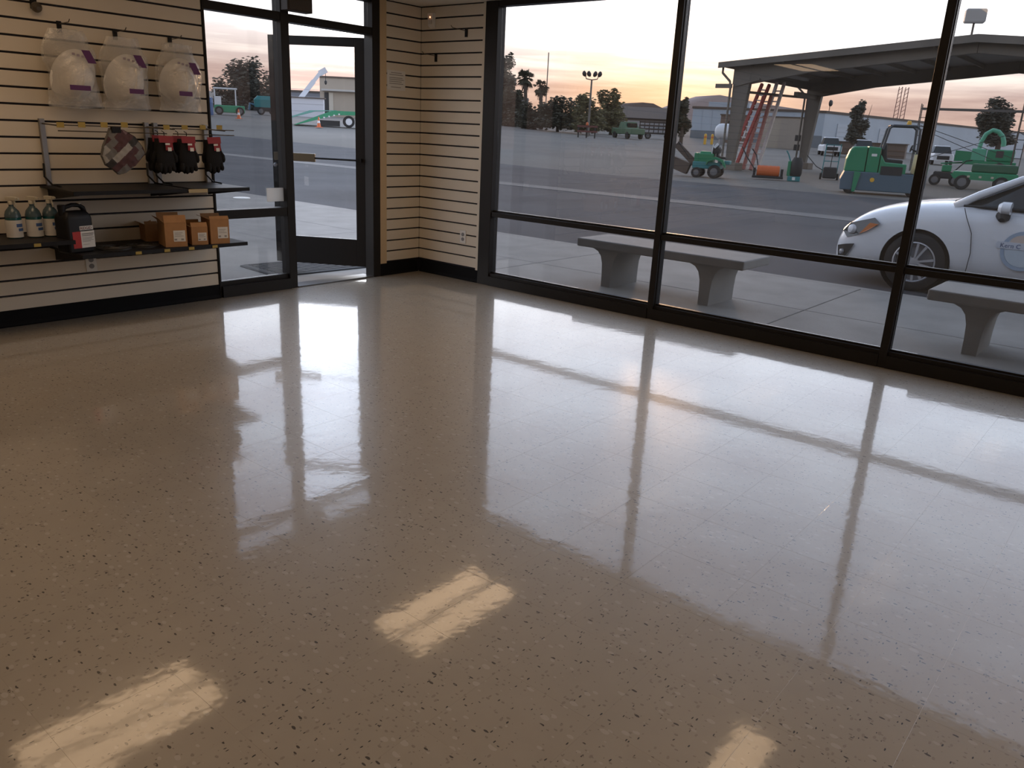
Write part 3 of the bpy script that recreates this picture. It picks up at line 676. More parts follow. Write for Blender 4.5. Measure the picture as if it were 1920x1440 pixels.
RX = Matrix.Rotation(PI / 2, 4, 'X')
lettering('RIDGID', .0255, mat('dark_red_ink', (.14, .02, .03), .6), t, Matrix.Translation((-.0045, yf - .0008, .1455)) @ RX @ Matrix.Diagonal((.95, 1, 1, 1)))
for k, (z, a, b, h) in enumerate(((.118, .002, .086, .008), (.107, .002, .08, .006), (.094, .002, .086, .003), (.086, .002, .07, .003), (.078, .002, .084, .003), (.07, .002, .06, .003), (.05, .002, .05, .002))):
    MB().box((a, yf - .0012, z - h / 2), (b, yf - .0004, z + h / 2)).build('print_line', ink, t)
# ---- flat black discs lying on the shelf
for px, py, r, lb in ((214, 466, .11, 'flat black coiled disc lying on the shelf next to the jug'), (268, 461, .105, 'flat black coiled disc lying on the shelf in front of the cardboard boxes')):
    c = onz((px, py), ZR); t = thing('flat_disc', lb, 'disc', (c.x, c.y, ZR + .0005))
    MB().lathe([(r, 0), (r, .008), (r - .008, .011), (.03, .011), (.028, .006)], 28).build('disc_body', mat('disc_black', (.022, .021, .02), .5), t, smooth='auto')
    for q in (.35, .6, .85):
        MB().tube([(r * q * math.cos(a), r * q * math.sin(a), .0125) for a in [2 * PI * k / 24 for k in range(25)]], .003, 5).build('coil_ring', mat('disc_rim', (.05, .045, .04), .5), t)
# ---- cardboard boxes
def carton(px, w, d, h, rz, label, lab=True, flap=.05, back=0):
    c = onz(px, ZR); t = thing('cardboard_box', label, 'box', (c.x, c.y + back, ZR + .0005), rz)
    k = .003
    m = MB(); m.box((-w / 2, 0, 0), (w / 2, d, k)); m.box((-w / 2, 0, k), (w / 2, k, h)); m.box((-w / 2, d - k, k), (w / 2, d, h)); m.box((-w / 2, k, k), (-w / 2 + k, d - k, h)); m.box((w / 2 - k, k, k), (w / 2, d - k, h)); m.build('carton', card, t)
    MB().bar((0, 0, h), (0, .018, h + flap), w, k, (0, 1, 0)).build('front_flap', card, t)
    MB().bar((-w / 2 + .002, d / 2, h), (-w / 2 - .03, d / 2, h + flap * .6), d, k, (1, 0, 0)).build('side_flap', card, t)
    MB().bar((0, d, h), (0, d + .012, h + flap), w, k, (0, 1, 0)).build('back_flap', card, t)
    MB().box((-w / 2 + .006, .006, k), (w / 2 - .006, d - .006, h * .6)).build('contents', mat('dim_contents', (.10, .06, .03), .9), t)
    if lab:
        MB().box((-w * .12, -.0015, h * .22), (w * .42, 0, h * .68)).build('white_label', lab_w, t)
        for z, a, b in ((.58, -.06, .3), (.52, -.06, .24), (.45, -.06, .34)): MB().box((w * a, -.0022, h * z - .0015), (w * b, -.0015, h * z + .0015)).build('label_print', ink, t)
        for a in (-.09, .22): MB().box((w * a, -.0022, h * .27), (w * a + w * .12, -.0015, h * .34)).build('barcode', ink, t)
carton((332, 463), .145, .20, .165, math.radians(-14), 'brown cardboard box with a raised front flap and white label, nearest the coiled disc')
carton((376, 459), .112, .20, .125, math.radians(-13), 'low brown cardboard box with a white label, between two taller boxes', flap=.03)
carton((414, 457), .135, .20, .175, math.radians(-12), 'brown cardboard box with a white label at the shelf end by the sidelight', flap=.02)
carton((299, 456), .085, .16, .12, math.radians(-12), 'plain brown cardboard box half hidden behind the labelled box', lab=False, flap=.02, back=.10)

# ================================================================== OUTSIDE
# ---- ground: sidewalk slabs, kerb, asphalt apron, gutter strip, gravel lot rising gently away
KX = 3.1
sw = MB().box((.09, -14, -.35), (KX, 40, -.055)).build('sidewalk', mat('slab_bed', (.06, .055, .05), .9), kind='structure')
slab_cache = {}
yj = [-14] + [-3.4 + 3.05 * k for k in range(-3, 15)]
for j in range(len(yj) - 1):
    for x0, x1 in ((.091, 1.5), (1.5, KX)):
        if x0 < .1 and -.0 <= yj[j] and False: continue
        k = (round(x1 - x0, 3), round(yj[j + 1] - yj[j], 3))
        if k not in slab_cache: slab_cache[k] = MB().box((.004, .005, -.05), (k[0] - .004, k[1] - .005, 0)).build('slab', concrete, sw, bev=.006); o = slab_cache[k]
        else: o = mesh_copy(slab_cache[k], sw)
        o.location = (x0, yj[j], -.02)
m = MB(); m.box((-40, .12, -.35), (.088, 40, -.02)); m.build('side_pavement', concrete, kind='structure')
def ground_grid(x0, x1, y0, y1, nx, ny, name, mt, dz=0):
    m = MB()
    def sp_(a, b, n): return [a + (b - a) * (k / n) ** 1.6 for k in range(n + 1)]
    X = sp_(x0, x1, nx); Y = [y0 + (y1 - y0) * k / ny for k in range(ny + 1)]
    for y in Y:
        for x in X: m.v.append((x, y, hgt(x, y) + dz))
    for j in range(ny):
        for i in range(nx): a = j * (nx + 1) + i; m.f.append((a, a + 1, a + nx + 2, a + nx + 1)); m.m.append(0)
    return m.build(name, mt, smooth=True, kind='structure')
ground_grid(KX, 21.3, -60, 300, 8, 90, 'asphalt_apron', asphalt)
ground_grid(21.3, 900, -300, 700, 30, 250, 'gravel_lot', gravel)
MB().box((12.1, -60, -.3), (13.0, 120, -.112)).build('concrete_gutter', swale_m, kind='structure')
MB().box((KX + .001, -14, -.3), (KX + .12, 40, -.021)).build('kerb', concrete, kind='structure')
# door mat and flat cream disc outside the entrance
pa, pb = onz((470, 505), -.02), onz((575, 489), -.02)
t = thing('door_mat', 'dark ribbed doormat on the pavement outside the open door', 'mat', (-.62, .86, -.02), math.radians(-4))
MB().loft([rr_ring(.66, .36, 0, .05), rr_ring(.66, .36, .008, .05), rr_ring(.64, .34, .014, .05)]).build('mat_body', mat('mat_black', (.02, .02, .021), .8), t)
for k in range(9): MB().box((-.58, -.29 + k * .07, .0141), (.58, -.26 + k * .07, .018)).build('rib', mat('mat_rib', (.03, .03, .031), .8), t)
c = onz((453, 369.5), -.0)
t = thing('pale_disc', 'pale round disc lying on the sidewalk beyond the sidelight', 'cover plate', (c.x, c.y, -.02))
MB().lathe([(.15, 0), (.15, .008), (.14, .013), (.01, .016)], 32).build('plate', mat('cream_disc', (.85, .82, .74), .4), t, smooth='auto')
# ---- benches
def bench(x, y, L, label):
    t = thing('concrete_bench', label, 'bench', (x, y, -.02))
    m = MB(); m.box((-.28, -L / 2, .36), (.28, L / 2, .44)); m.build('seat_slab', bench_m, t, bev=.012)
    for s in (-.30, .30):
        yc = s * L
        # pedestal: slab narrowing to the foot, flared under the seat along the bench
        rings = []
        for z, hw, hd in ((0, .10, .25), (.12, .105, .248), (.22, .12, .245), (.29, .16, .245), (.335, .23, .25), (.359, .34, .255)):
            rings.append([(a, yc + b, z) for a, b in ((-hd, -hw * .5), (hd, -hw * .5), (hd, hw * .5), (-hd, hw * .5))])
        MB().loft(rings).build('pedestal', bench_m, t, smooth='auto')
bench(1.17, -2.17, 1.74, 'pale concrete bench standing clear of the car, on flared pedestals')
bench(1.17, -5.36, 1.74, 'pale concrete bench in front of the white car door')

# ---- white car parked along the kerb
def sub_apply(o, levels):
    md = o.modifiers.new('s', 'SUBSURF'); md.levels = md.render_levels = levels
def make_car():
    GZ = -.12; HW = .87
    t = thing('white_car', 'white hatchback car with a round blue door emblem parked at the kerb', 'car', (4.05 + HW, -2.70, GZ))
    # local: u = distance behind the nose -> local y = -u ; v = lateral -> local x (near side is -HW)
    st = [(0.00, .60, .26, .42, .54), (.03, .70, .20, .48, .60), (.10, .77, .17, .57, .69), (.22, .815, .16, .67, .80), (.42, .845, .16, .765, .895), (.72, .862, .17, .83, .965), (1.05, .87, .17, .875, 1.01),
          (1.35, .87, .17, .90, 1.03), (2.0, .87, .17, .91, 1.0), (3.0, .87, .17, .93, 1.0), (3.7, .85, .2, .94, 1.02), (4.2, .80, .26, .92, 1.0), (4.42, .70, .36, .80, .92)]
    rings = []
    for u, w, zb, zs, zt in st:
        h = zs - zb
        half = [(0, zb), (w * .75, zb), (w * .955, zb + h * .12), (w * .99, zb + h * .35), (w, zb + h * .6), (w * .985, zb + h * .85), (w * .95, zs), (w * .86, zs + (zt - zs) * .55), (w * .55, zt - (zt - zs) * .08), (0, zt)]
        ring = [(x, -u, z) for x, z in half] + [(-x, -u, z) for x, z in half[-2:0:-1]]
        rings.append(ring)
    body = MB().loft(rings).build('body', car_w, t, smooth=True, sub=2)
    # wheel arches cut out of the shell
    UW = (.93, 3.575); cut = MB()
    for u in UW:
        for sx in (-1, 1):
            cut.lathe([(.365, -.35), (.365, .35)], 40, Matrix.Translation((sx * HW, -u, .325)) @ Matrix.Rotation(PI / 2, 4, 'Y'))
    co = cut.build('cutter', dark_m); co.location = t.location
    bpy.context.view_layer.update()
    md = body.modifiers.new('arches', 'BOOLEAN'); md.operation = 'DIFFERENCE'; md.object = co; md.solver = 'EXACT'
    bpy.context.view_layer.update()
    me = bpy.data.meshes.new_from_object(body.evaluated_get(bpy.context.evaluated_depsgraph_get()))
    body.modifiers.clear(); body.data = me; bpy.data.objects.remove(co)
    me.materials.clear(); me.materials.append(car_w); me.polygons.foreach_set('material_index', [0] * len(me.polygons)); me.polygons.foreach_set('use_smooth', [True] * len(me.polygons))
    md = body.modifiers.new('edges', 'EDGE_SPLIT'); md.split_angle = math.radians(40)
    for u in UW:
        for sx in (-1, 1):
            m = MB(); m.lathe([(.36, 0), (.36, .30), (.05, .31)], 32, Matrix.Translation((sx * (HW - .02), -u, .325)) @ Matrix.Rotation(-sx * PI / 2, 4, 'Y'), caps=False); m.build('wheel_well', dark_m, t)
            wl = MB().lathe([(.20, -.10), (.225, -.105), (.29, -.10), (.315, -.085), (.325, -.05), (.325, .05), (.315, .085), (.29, .10), (.225, .105), (.20, .10), (.20, -.10)], 40, Matrix.Translation((sx * (HW - .12), -u, .325)) @ Matrix.Rotation(PI / 2, 4, 'Y'), caps=False).build('tyre', tyre, t, smooth='auto')
            Mr = Matrix.Translation((sx * (HW - .12), -u, .325)) @ Matrix.Rotation(sx * PI / 2, 4, 'Y')
            MB().lathe([(.215, .06), (.225, .104), (.212, .108), (.200, .095), (.198, .05)], 40, Mr, caps=False).build('rim_ring', rimm, wl, smooth='auto')
            MB().lathe([(.197, .03), (.197, .04)], 32, Mr).build('brake_disc', grey_pl, wl)
            MB().lathe([(.05, .06), (.05, .092), (.028, .098), (.001, .098)], 20, Mr).build('hub', rimm, wl, smooth='auto')
            for k in range(10):
                a = 2 * PI * k / 10 + (.09 if k % 2 else -.09)
                p0 = Mr @ Vector((.04 * math.cos(a), .04 * math.sin(a), .085)); p1 = Mr @ Vector((.205 * math.cos(a), .205 * math.sin(a), .095))
                MB().bar(p0, p1, .020, .022, (1, 0, 0), w2=.026).build('spoke', rimm, wl)
    # greenhouse
    gb = [(1.18, .66, .985), (1.45, .76, .985), (2.2, .79, .985), (3.2, .78, .985), (3.9, .72, .985), (4.15, .62, .985)]
    gt = [(2.02, .50, 1.405), (2.15, .565, 1.425), (2.5, .585, 1.45), (3.0, .58, 1.44), (3.5, .55, 1.40), (3.75, .48, 1.36)]
    def rg(pts, dz=0): return [(v, -u, z + dz) for u, v, z in pts] + [(-v, -u, z + dz) for u, v, z in reversed(pts)]
    MB().loft([rg(gb, -.02), rg(gt)]).build('window_glass', car_glass, t, smooth='auto')
    MB().loft([rg([(u - .02, v + .01, z) for u, v, z in gt], .001), rg([(u + .03, v * .9, z) for u, v, z in gt], .035), rg([(u + .06, v * .6, z) for u, v, z in gt], .045)]).build('roof', car_w, t, smooth='auto')
    for sx in (-1, 1):
        MB().tube([(sx * .71, -1.20, .955), (sx * .69, -1.42, 1.095), (sx * .62, -1.75, 1.27), (sx * .56, -2.08, 1.415), (sx * .57, -2.5, 1.455)], [.045, .04, .034, .034, .03], 8).build('pillar', car_w, t, smooth=True)
        MB().bar((sx * .785, -2.42, .96), (sx * .60, -2.62, 1.43), .07, .03, (0, 1, 0)).build('pillar', dark_m, t)
        MB().bar((sx * .76, -3.5, .96), (sx * .57, -3.45, 1.41), .22, .03, (0, 1, 0)).build('pillar', car_w, t)
        MB().tube([(sx * .79, -1.30, .972), (sx * .812, -1.7, .98), (sx * .815, -2.6, .985), (sx * .79, -3.5, .99)], .014, 6).build('belt_moulding', dark_m, t)
        # mirror
        mi = MB().loft([[(sx * (.86 + .085 * math.cos(a)), -1.72 + d, .985 + .065 * math.sin(a)) for a in [2 * PI * k / 14 for k in range(14)]] for d in (-.03, .0, .05)] +
                       [[(sx * (.86 + .05 * math.cos(a)), -1.72 + .085, .985 + .04 * math.sin(a)) for a in [2 * PI * k / 14 for k in range(14)]]]).build('mirror', car_w, t, smooth='auto')
        MB().tube([(sx * .80, -1.70, .93), (sx * .86, -1.69, .90), (sx * .90, -1.69, .865)], [.05, .07, .03], 10).build('mirror_stem', dark_m, mi)
        # headlight, amber marker, fog recess, door seams
        s = sx
        MB().add([(s * .735, -.085, .575), (s * .79, -.16, .505), (s * .836, -.30, .56), (s * .862, -.52, .70), (s * .825, -.44, .76), (s * .775, -.17, .675), (s * .65, -.07, .60), (s * .80, -.25, .53), (s * .8, -.30, .50), (s * .64, -.34, .6)],
                 [(0, 1, 2, 5), (2, 3, 4, 5), (0, 5, 6), (1, 7, 2), (9, 6, 5, 4), (9, 4, 3, 2), (9, 2, 1, 0), (9, 0, 6)]).build('headlight_housing', mat('headlight_dark', (.05, .055, .06), .15, spec=.7), t)
        M_h = Matrix.Translation((s * .742, -.175, .61)) @ Matrix.Rotation(s * .85, 4, 'Z') @ Matrix.Rotation(PI / 2, 4, 'X') @ Matrix.Rotation(PI * 0, 4, 'Y')
        MB().lathe([(.055, -.03), (.055, .015), (.045, .032), (.02, .042), (.001, .044)], 20, Matrix.Translation((s * .785, -.205, .605)) @ Vector((s * .75, .62, .15)).to_track_quat('Z', 'Y').to_matrix().to_4x4()).build('headlamp', mat('lamp_lens', (.8, .8, .82), .1, spec=.8), t, smooth='auto')
        MB().add([(s * .838, -.30, .567), (s * .858, -.38, .605), (s * .868, -.50, .695), (s * .845, -.40, .70), (s * .832, -.35, .62)], [(0, 1, 2, 3), (0, 3, 4)]).build('amber_marker', mat('amber_lens', (.55, .16, .03), .25), t)
        MB().add([(s * .74, -.055, .40), (s * .805, -.16, .43), (s * .842, -.27, .45), (s * .82, -.215, .35), (s * .785, -.15, .255), (s * .74, -.075, .275)], [(0, 1, 2, 3, 4, 5)]).build('fog_recess', dark_m, t)
        MB().lathe([(.035, 0), (.03, .02), (.01, .028)], 14, Matrix.Translation((s * .775, -.125, .335)) @ Vector((s * .75, .6, 0)).to_track_quat('Z', 'Y').to_matrix().to_4x4()).build('fog_lamp', mat('fog_lens', (.3, .3, .32), .1, spec=.8), t, smooth='auto')
        x = s * .8705
        MB().tube([(s * .835, -1.32, .95), (s * .862, -1.36, .86), (s * .873, -1.44, .70), (s * .874, -1.47, .50), (s * .868, -1.46, .28), (s * .85, -1.44, .21)], .004, 5).build('door_seam', dark_m, t)
        MB().tube([(s * .86, -2.55, .92), (s * .876, -2.58, .6), (s * .86, -2.55, .21)], .004, 5).build('door_seam', dark_m, t)
        MB().box((min(s * .80, s * .868), -3.2, .14), (max(s * .80, s * .868), -1.32, .22)).build('sill_skirt', mat('sill_grey', (.30, .31, .33), .5), t)  # sill skirt in plain grey, darker than the body paint
    MB().box((-.45, -.10, .26), (.45, .004, .36)).build('grille', dark_m, t)
    MB().tube([(-.55, -1.17, 1.0), (.45, -1.13, 1.02)], .012, 6).build('wiper', dark_m, t)
    # door emblem on the near side
    xs_ = -HW - .0055
    blue = mat('emblem_blue', (.40, .50, .62), .5); org = mat('emblem_orange', (.70, .58, .50), .5); navy = mat('navy_ink', (.06, .10, .22), .5)
    Ry = Matrix.Rotation(-PI / 2, 4, 'Y')
    MB().lathe([(.20, .0), (.20, .003), (.165, .003), (.165, .0)], 40, Matrix.Translation((xs_ + .002, -1.935, .575)) @ Ry).build('emblem_ring', blue, t)
    MB().lathe([(.163, 0), (.163, .0025)], 40, Matrix.Translation((xs_ + .002, -1.935, .575)) @ Ry).build('emblem_field', mat('emblem_pale', (.60, .68, .74), .5), t)
    m = MB(); m.prism([(-1.935 + .13 * math.cos(a), .655 + .08 * math.sin(a)) for a in [PI * k / 10 for k in range(11)]], xs_ - .003, xs_ - .001, 'x'); m.build('emblem_sun', org, t)
    m = MB(); m.prism([(-2.3, .585), (-1.70, .585), (-1.685, .62), (-1.70, .655), (-2.3, .655)], xs_ - .0055, xs_ - .0035, 'x'); m.build('emblem_banner', mat('banner_white', (.66, .70, .76), .5), t)
    # text reads towards the rear (the viewer's right)
    Mt = Matrix.Translation((xs_ - .0065, -1.725, .597)) @ Matrix.Rotation(-PI / 2, 4, 'Z') @ Matrix.Rotation(PI / 2, 4, 'X')
    lettering('Kern C', .062, navy, t, Mt)
    return t
make_car()

# ---- open pavilion across the yard: rigid steel frames under a low gable roof
PX1, PX2, YE, YR = 34.6, 44.8, 13.9, 2.42
YW = 2 * YR - YE
t = thing('open_pavilion', 'dark steel open-sided pavilion with tapered frames and a low gable roof', 'pavilion', (PX1, YR, -.12))
def roofz(y): return 5.05 + (YE - abs(y - YR) - YR) / (YE - YR) * .95      # 5.05 at the eaves, 6.0 at the ridge
for X in (PX1, PX2):
    for sg in (1, -1):
        yo = lambda d: YR + sg * (YE - YR - d)
        gz = hgt(X, yo(1)) - .02
        MB().loft([[(X + dx, yo(a), gz) for dx, a in ((-.16, .80), (.16, .80), (.16, 1.16), (-.16, 1.16))],
                   [(X + dx, yo(a), 4.05) for dx, a in ((-.16, .70), (.16, .70), (.16, 1.55), (-.16, 1.55))],
                   [(X + dx, yo(a), 4.75) for dx, a in ((-.16, .66), (.16, .66), (.16, 1.60), (-.16, 1.60))]]).build('column', pav_m, t, True)
        MB().box((X - .45, min(yo(.5), yo(1.5)), gz), (X + .45, max(yo(.5), yo(1.5)), gz + .38)).build('footing', mat('footing_concrete', (.20, .17, .14), .9), t, True, bev=.03)
        # rafter: deep at the knee, shallower at the ridge
        zt = lambda d: roofz(yo(d)) - .09
        MB().loft([[(X + dx, yo(.66), z) for dx, z in ((-.15, 4.06), (.15, 4.06), (.15, zt(.66)), (-.15, zt(.66)))],
                   [(X + dx, yo(1.58), z) for dx, z in ((-.15, 4.10), (.15, 4.10), (.15, zt(1.58)), (-.15, zt(1.58)))],
                   [(X + dx, yo(4.5), z) for dx, z in ((-.15, 4.62), (.15, 4.62), (.15, zt(4.5)), (-.15, zt(4.5)))],
                   [(X + dx, yo(YE - YR - .01), z) for dx, z in ((-.15, 5.35), (.15, 5.35), (.15, zt(YE - YR - .01)), (-.15, zt(YE - YR - .01)))]]).build('rafter', pav_m, t, True)
        MB().bar((X - .2, yo(.85), 4.05 - .05), (X - .2, yo(2.1), 4.30), .06, .08).build('knee_brace', pav_m, t, True)
x0, x1 = PX1 - .6, PX2 + .6
for sg in (1, -1):
    ye, yr = YR + sg * (YE - YR), YR
    MB().add([(x0, ye, 5.05), (x1, ye, 5.05), (x1, yr, 6.0), (x0, yr, 6.0), (x0, ye, 4.97), (x1, ye, 4.97), (x1, yr, 5.92), (x0, yr, 5.92)], [(0, 1, 2, 3), (7, 6, 5, 4), (0, 4, 5, 1), (1, 5, 6, 2), (2, 6, 7, 3), (3, 7, 4, 0)]).build('roof_sheet', pav_roof, t, True)
    for X in (x0 - .05, x1):
        MB().add([(X, ye, 5.07), (X + .05, ye, 5.07), (X + .05, yr, 6.03), (X, yr, 6.03), (X, ye, 4.80), (X + .05, ye, 4.80), (X + .05, yr, 5.72), (X, yr, 5.72)], [(0, 1, 2, 3), (7, 6, 5, 4), (0, 4, 5, 1), (1, 5, 6, 2), (2, 6, 7, 3), (3, 7, 4, 0)]).build('gable_fascia', pav_m, t, True)
    MB().box((x0, min(ye, ye - sg * .02) - .1, 4.88), (x1, max(ye, ye - sg * .02) + .02, 5.06)).build('eave_gutter', pav_m, t, True, bev=.03)
    MB().box((PX1, ye - sg * .75 - .08, 4.45), (PX2, ye - sg * .75 + .08, 4.85)).build('eave_strut', pav_m, t, True)
    for k in range(1, 7):
        f = k / 7; y = ye + (yr - ye) * f; z = 4.97 + .95 * f
        MB().box((x0 + .05, y - .04, z - .20), (x1 - .05, y + .04, z - .03)).build('purlin', pav_m, t, True)
for X in (PX1, PX2):
    gz = hgt(X, YE - .5)
    MB().tube([(X - .25, YE - .1, 4.9), (X - .25, YE - .1, 4.6), (X - .25, YE - .55, 4.2), (X - .25, YE - .62, 3.9), (X - .25, YE - .62, gz)], .06, 8).build('downspout', pav_m, t, True)
bz = onx((1345, 161), PX1 - .3).z; pz = onx((1405, 172), PX1).z; pz2 = onx((1512, 185), PX2).z
MB().box((PX1 - .34, YE - .7, bz - .10), (PX1 - .22, onx((1342, 161), PX1 - .3).y, bz + .10)).build('cable_bracket', pav_m, t, True)
MB().tube([(PX1, YE - 1.2, pz), (PX2 - .1, YE - 1.2, pz2)], .07, 6).build('cross_pipe', pav_m, t, True)
MB().box((PX2 - 3.2, YE - 1.32, pz2 - .05), (PX2 - .15, YE - 1.08, pz2 + .2)).build('pipe_box', pav_m, t, True)
for z in (.95, 1.5): MB().box((PX2 - .3, YE - .72, z), (PX2 - .18, YE - .4, z + .35)).build('switch_box', dark_m, t, True)
p = onx((1817, 72), PX1)
fl_ = thing('roof_floodlight', 'boxy pale floodlight on a short post above the pavilion roof', 'floodlight', (PX1 + .3, p.y, roofz(p.y)))
MB().tube([(0, 0, 0), (0, 0, .62)], .045, 8).build('post', pav_m, fl_)
MB().loft([rr_ring(.36, .2, .60, .04), rr_ring(.40, .22, .66, .04), rr_ring(.40, .22, 1.08, .04), rr_ring(.36, .2, 1.14, .04)]).build('lamp_head', mat('pale_grey_lamp', (.45, .44, .42), .5), fl_).rotation_euler = (0, 0, PI / 2 + .35)

# ---- machines
def wheel(parent, x, y, r, w, name='wheel', hub=mat('dull_hub', (.16, .16, .165), .5, .3)):
    """wheel with its axle along local y"""
    M_ = Matrix.Translation((x, y, r)) @ Matrix.Rotation(PI / 2, 4, 'X')
    o = MB().lathe([(r * .6, -w / 2), (r * .92, -w / 2), (r, -w * .3), (r, w * .3), (r * .92, w / 2), (r * .6, w / 2), (r * .6, -w / 2)], 22, M_, caps=False).build(name, tyre, parent, smooth='auto')
    MB().lathe([(r * .6, -w * .4), (r * .58, w * .42), (r * .2, w * .46), (.01, w * .46)], 18, M_).build('hub', hub, o, smooth='auto')
    return o
# green ride-on sweeper
p, s_ = grd(1640, 364)
t = thing('ride_on_sweeper', 'green and slate ride-on sweeper with a roll bar beside the pavilion', 'sweeper', p, facing(p) + .06)
L0 = -1.20
def P2(pts): return [(L0 + a, b) for a, b in pts]
MB().prism(P2([(.05, .12), (2.55, .12), (2.6, .35), (2.6, .72), (.12, .72), (.02, .45)]), -.72, .72, 'y').build('lower_body', slate, t, bev=.03)
MB().prism(P2([(.10, .70), (.72, .70), (.72, 1.52), (.30, 1.50), (.20, 1.40), (.12, 1.1)]), -.70, .70, 'y').build('rear_hood', teal, t, bev=.05)
MB().prism(P2([(.74, .70), (1.12, .70), (1.12, 1.50), (.74, 1.53)]), -.70, .70, 'y').build('side_hood', teal, t, bev=.03)
m = MB(); m.prism(P2([(1.14, .55), (1.95, .55), (1.95, 1.02), (1.30, 1.05), (1.14, 1.30)]), -.71, .71, 'y'); m.build('engine_panel', teal, t, bev=.03)
MB().box((L0 + 1.20, -.735, .66), (L0 + 1.85, -.7105, .93)).build('grille', dark_m, t)
MB().prism(P2([(1.20, 1.0), (1.85, 1.0), (1.85, 1.14), (1.36, 1.16), (1.30, 1.62), (1.18, 1.62)]), -.3, .3, 'y').build('seat', dark_m, t, bev=.04)
MB().prism(P2([(2.20, .70), (2.6, .70), (2.6, 1.05), (2.45, 1.42), (2.25, 1.40)]), -.66, .66, 'y').build('front_cowl', teal, t, bev=.04)
MB().box((L0 + 1.96, -.70, .60), (L0 + 2.19, .70, .74)).build('foot_well', dark_m, t)
MB().tube([(L0 + 2.3, 0, 1.38), (L0 + 2.08, 0, 1.5)], .03, 8).build('steering_column', dark_m, t)
MB().tube([(L0 + 2.05 + .05 * math.sin(a) * .5, .19 * math.cos(a), 1.52 + .17 * math.sin(a) * .6) for a in [2 * PI * k / 16 for k in range(17)]], .018, 6).build('steering_wheel', dark_m, t)
for y in (-.6, .6):
    MB().tube([(L0 + 1.16, y, 1.45), (L0 + 1.26, y, 2.10), (L0 + 1.36, y, 2.20), (L0 + 2.05, y, 2.20), (L0 + 2.16, y, 2.10), (L0 + 2.20, y, 1.35)], .04, 8).build('roll_bar', mat('roll_bar_grey', (.05, .06, .07), .4), t)
for x in (1.3, 2.1): MB().tube([(L0 + x, -.6, 2.19), (L0 + x, .6, 2.19)], .035, 8).build('cross_bar', MATS['roll_bar_grey'], t)
MB().lathe([(.07, 2.22), (.07, 2.32), (.05, 2.37), (.01, 2.38)], 14, Matrix.Translation((L0 + 1.85, 0, 0))).build('beacon', yellow_p, t, smooth='auto')
m = MB(); m.prism(P2([(.42, .08), (.52, .08), (.62, .70), (.42, .72)]), -.80, -.721, 'y'); m.build('side_flap', teal, t)
MB().lathe([(.07, 0), (.07, .012)], 16, Matrix.Translation((L0 + 1.0, -.721, .48)) @ RX).build('warning_sticker', yellow_p, t)
lettering('R', .16, paper, t, Matrix.Translation((L0 + .86, -.703, 1.22)) @ RX) if False else None
MB().box((L0 + .86, -.704, 1.22), (L0 + 1.02, -.7005, 1.30)).build('sticker', paper, t)
wheel(t, L0 + .35, -.55, .2, .18); wheel(t, L0 + .35, .55, .2, .18); wheel(t, L0 + 2.25, -.5, .2, .18)
# compact green trencher with seat and boom
p, s_ = grd(1315, 332)
t = thing('trencher', 'green trencher with a raised digging boom beside the pavilion column', 'trencher', p, facing(p) - .15)
MB().box((-.35, -.45, .35), (.75, .45, .62)).build('chassis', teal2, t, bev=.03)
MB().loft([rr_ring(.28, .30, .62, .06, .15), rr_ring(.30, .32, .9, .06, .15), rr_ring(.24, .26, 1.02, .06, .13)]).build('engine_cover', teal, t)
MB().box((-.35, -.2, .6), (-.1, .2, .95)).build('fuel_tank', teal, t, bev=.04)
MB().prism([(.22, .50), (.30, .66), (.55, .74), (.80, .66), (.90, .50), (.98, .42), (.98, .50), (.88, .72), (.55, .84), (.22, .74)], -.64, -.40, 'y').build('fender', teal, t)
MB().box((.62, -.3, .55), (1.1, .3, .70)).build('rear_hitch', teal2, t, bev=.03)
MB().prism([(.30, .95), (.62, .95), (.66, 1.12), (.50, 1.28), (.36, 1.22)], -.28, .28, 'y').build('control_console', dark_m, t, bev=.02)
MB().bar((.42, -.30, 1.18), (.56, -.30, 1.34), .10, .03, (0, 1, 0)).build('console_highlight', white_p, t)  # white bar added as a highlight on the dark console
MB().prism([(.52, .75), (.92, .75), (.90, .84), (.62, .86), (.56, 1.15), (.50, 1.15)], -.2, .2, 'y').build('seat', dark_m, t, bev=.02)
for dx, h in ((.45, 1.25), (.52, 1.32), (.58, 1.2)): MB().tube([(dx, -.15, .85), (dx + .06, -.17, h)], .015, 6).build('lever', dark_m, t)
MB().tube([(.35, -.3, .95), (.38, -.34, 1.30)], .02, 6).build('lever', white_p, t)  # white bar added as the highlight along the dark levers
MB().bar((-.3, 0, .5), (-1.15, 0, 1.25), .14, .26, (0, 0, 1)).build('boom', mat('boom_brown', (.10, .075, .06), .8), t)
MB().bar((-.55, 0, .30), (-1.25, 0, .55), .5, .45, (0, 0, 1)).build('digging_chain', mat('boom_brown', (.10, .075, .06), .8), t)
MB().tube([(-1.05, -.2, 1.35), (-.55, -.22, .75)], .025, 6).build('strut', dark_m, t)
for x, r in ((-.15, .2), (.55, .26)):
    for y in (-.52, .52): wheel(t, x, y, r, .22)
# red and pale ladders leaning on the cross pipe
def ladder(pb, pt, y0, y1, m_, label, w=.42):
    b = onx(pb, PX1 + y0); tp = onx(pt, PX1 + y1); b.z = hgt(b.x, b.y)
    t = thing('ladder', label, 'ladder', b); L = tp - b; d = L.normalized(); sx = Vector((0, 1, 0)); sx = (sx - d * sx.dot(d)).normalized()
    for q in (-1, 1): MB().bar(sx * q * w / 2, L + sx * q * w / 2, .14, .16, (1, 0, 0)).build('rail', m_, t)
    n = int(L.length / .3)
    r0 = MB().bar(-sx * w / 2, sx * w / 2, .09, .07).build('rung', alu, t)
    for k in range(1, n):
        o = r0 if k == 1 else mesh_copy(r0, t)
        o.location = d * (.3 * k)
    return t
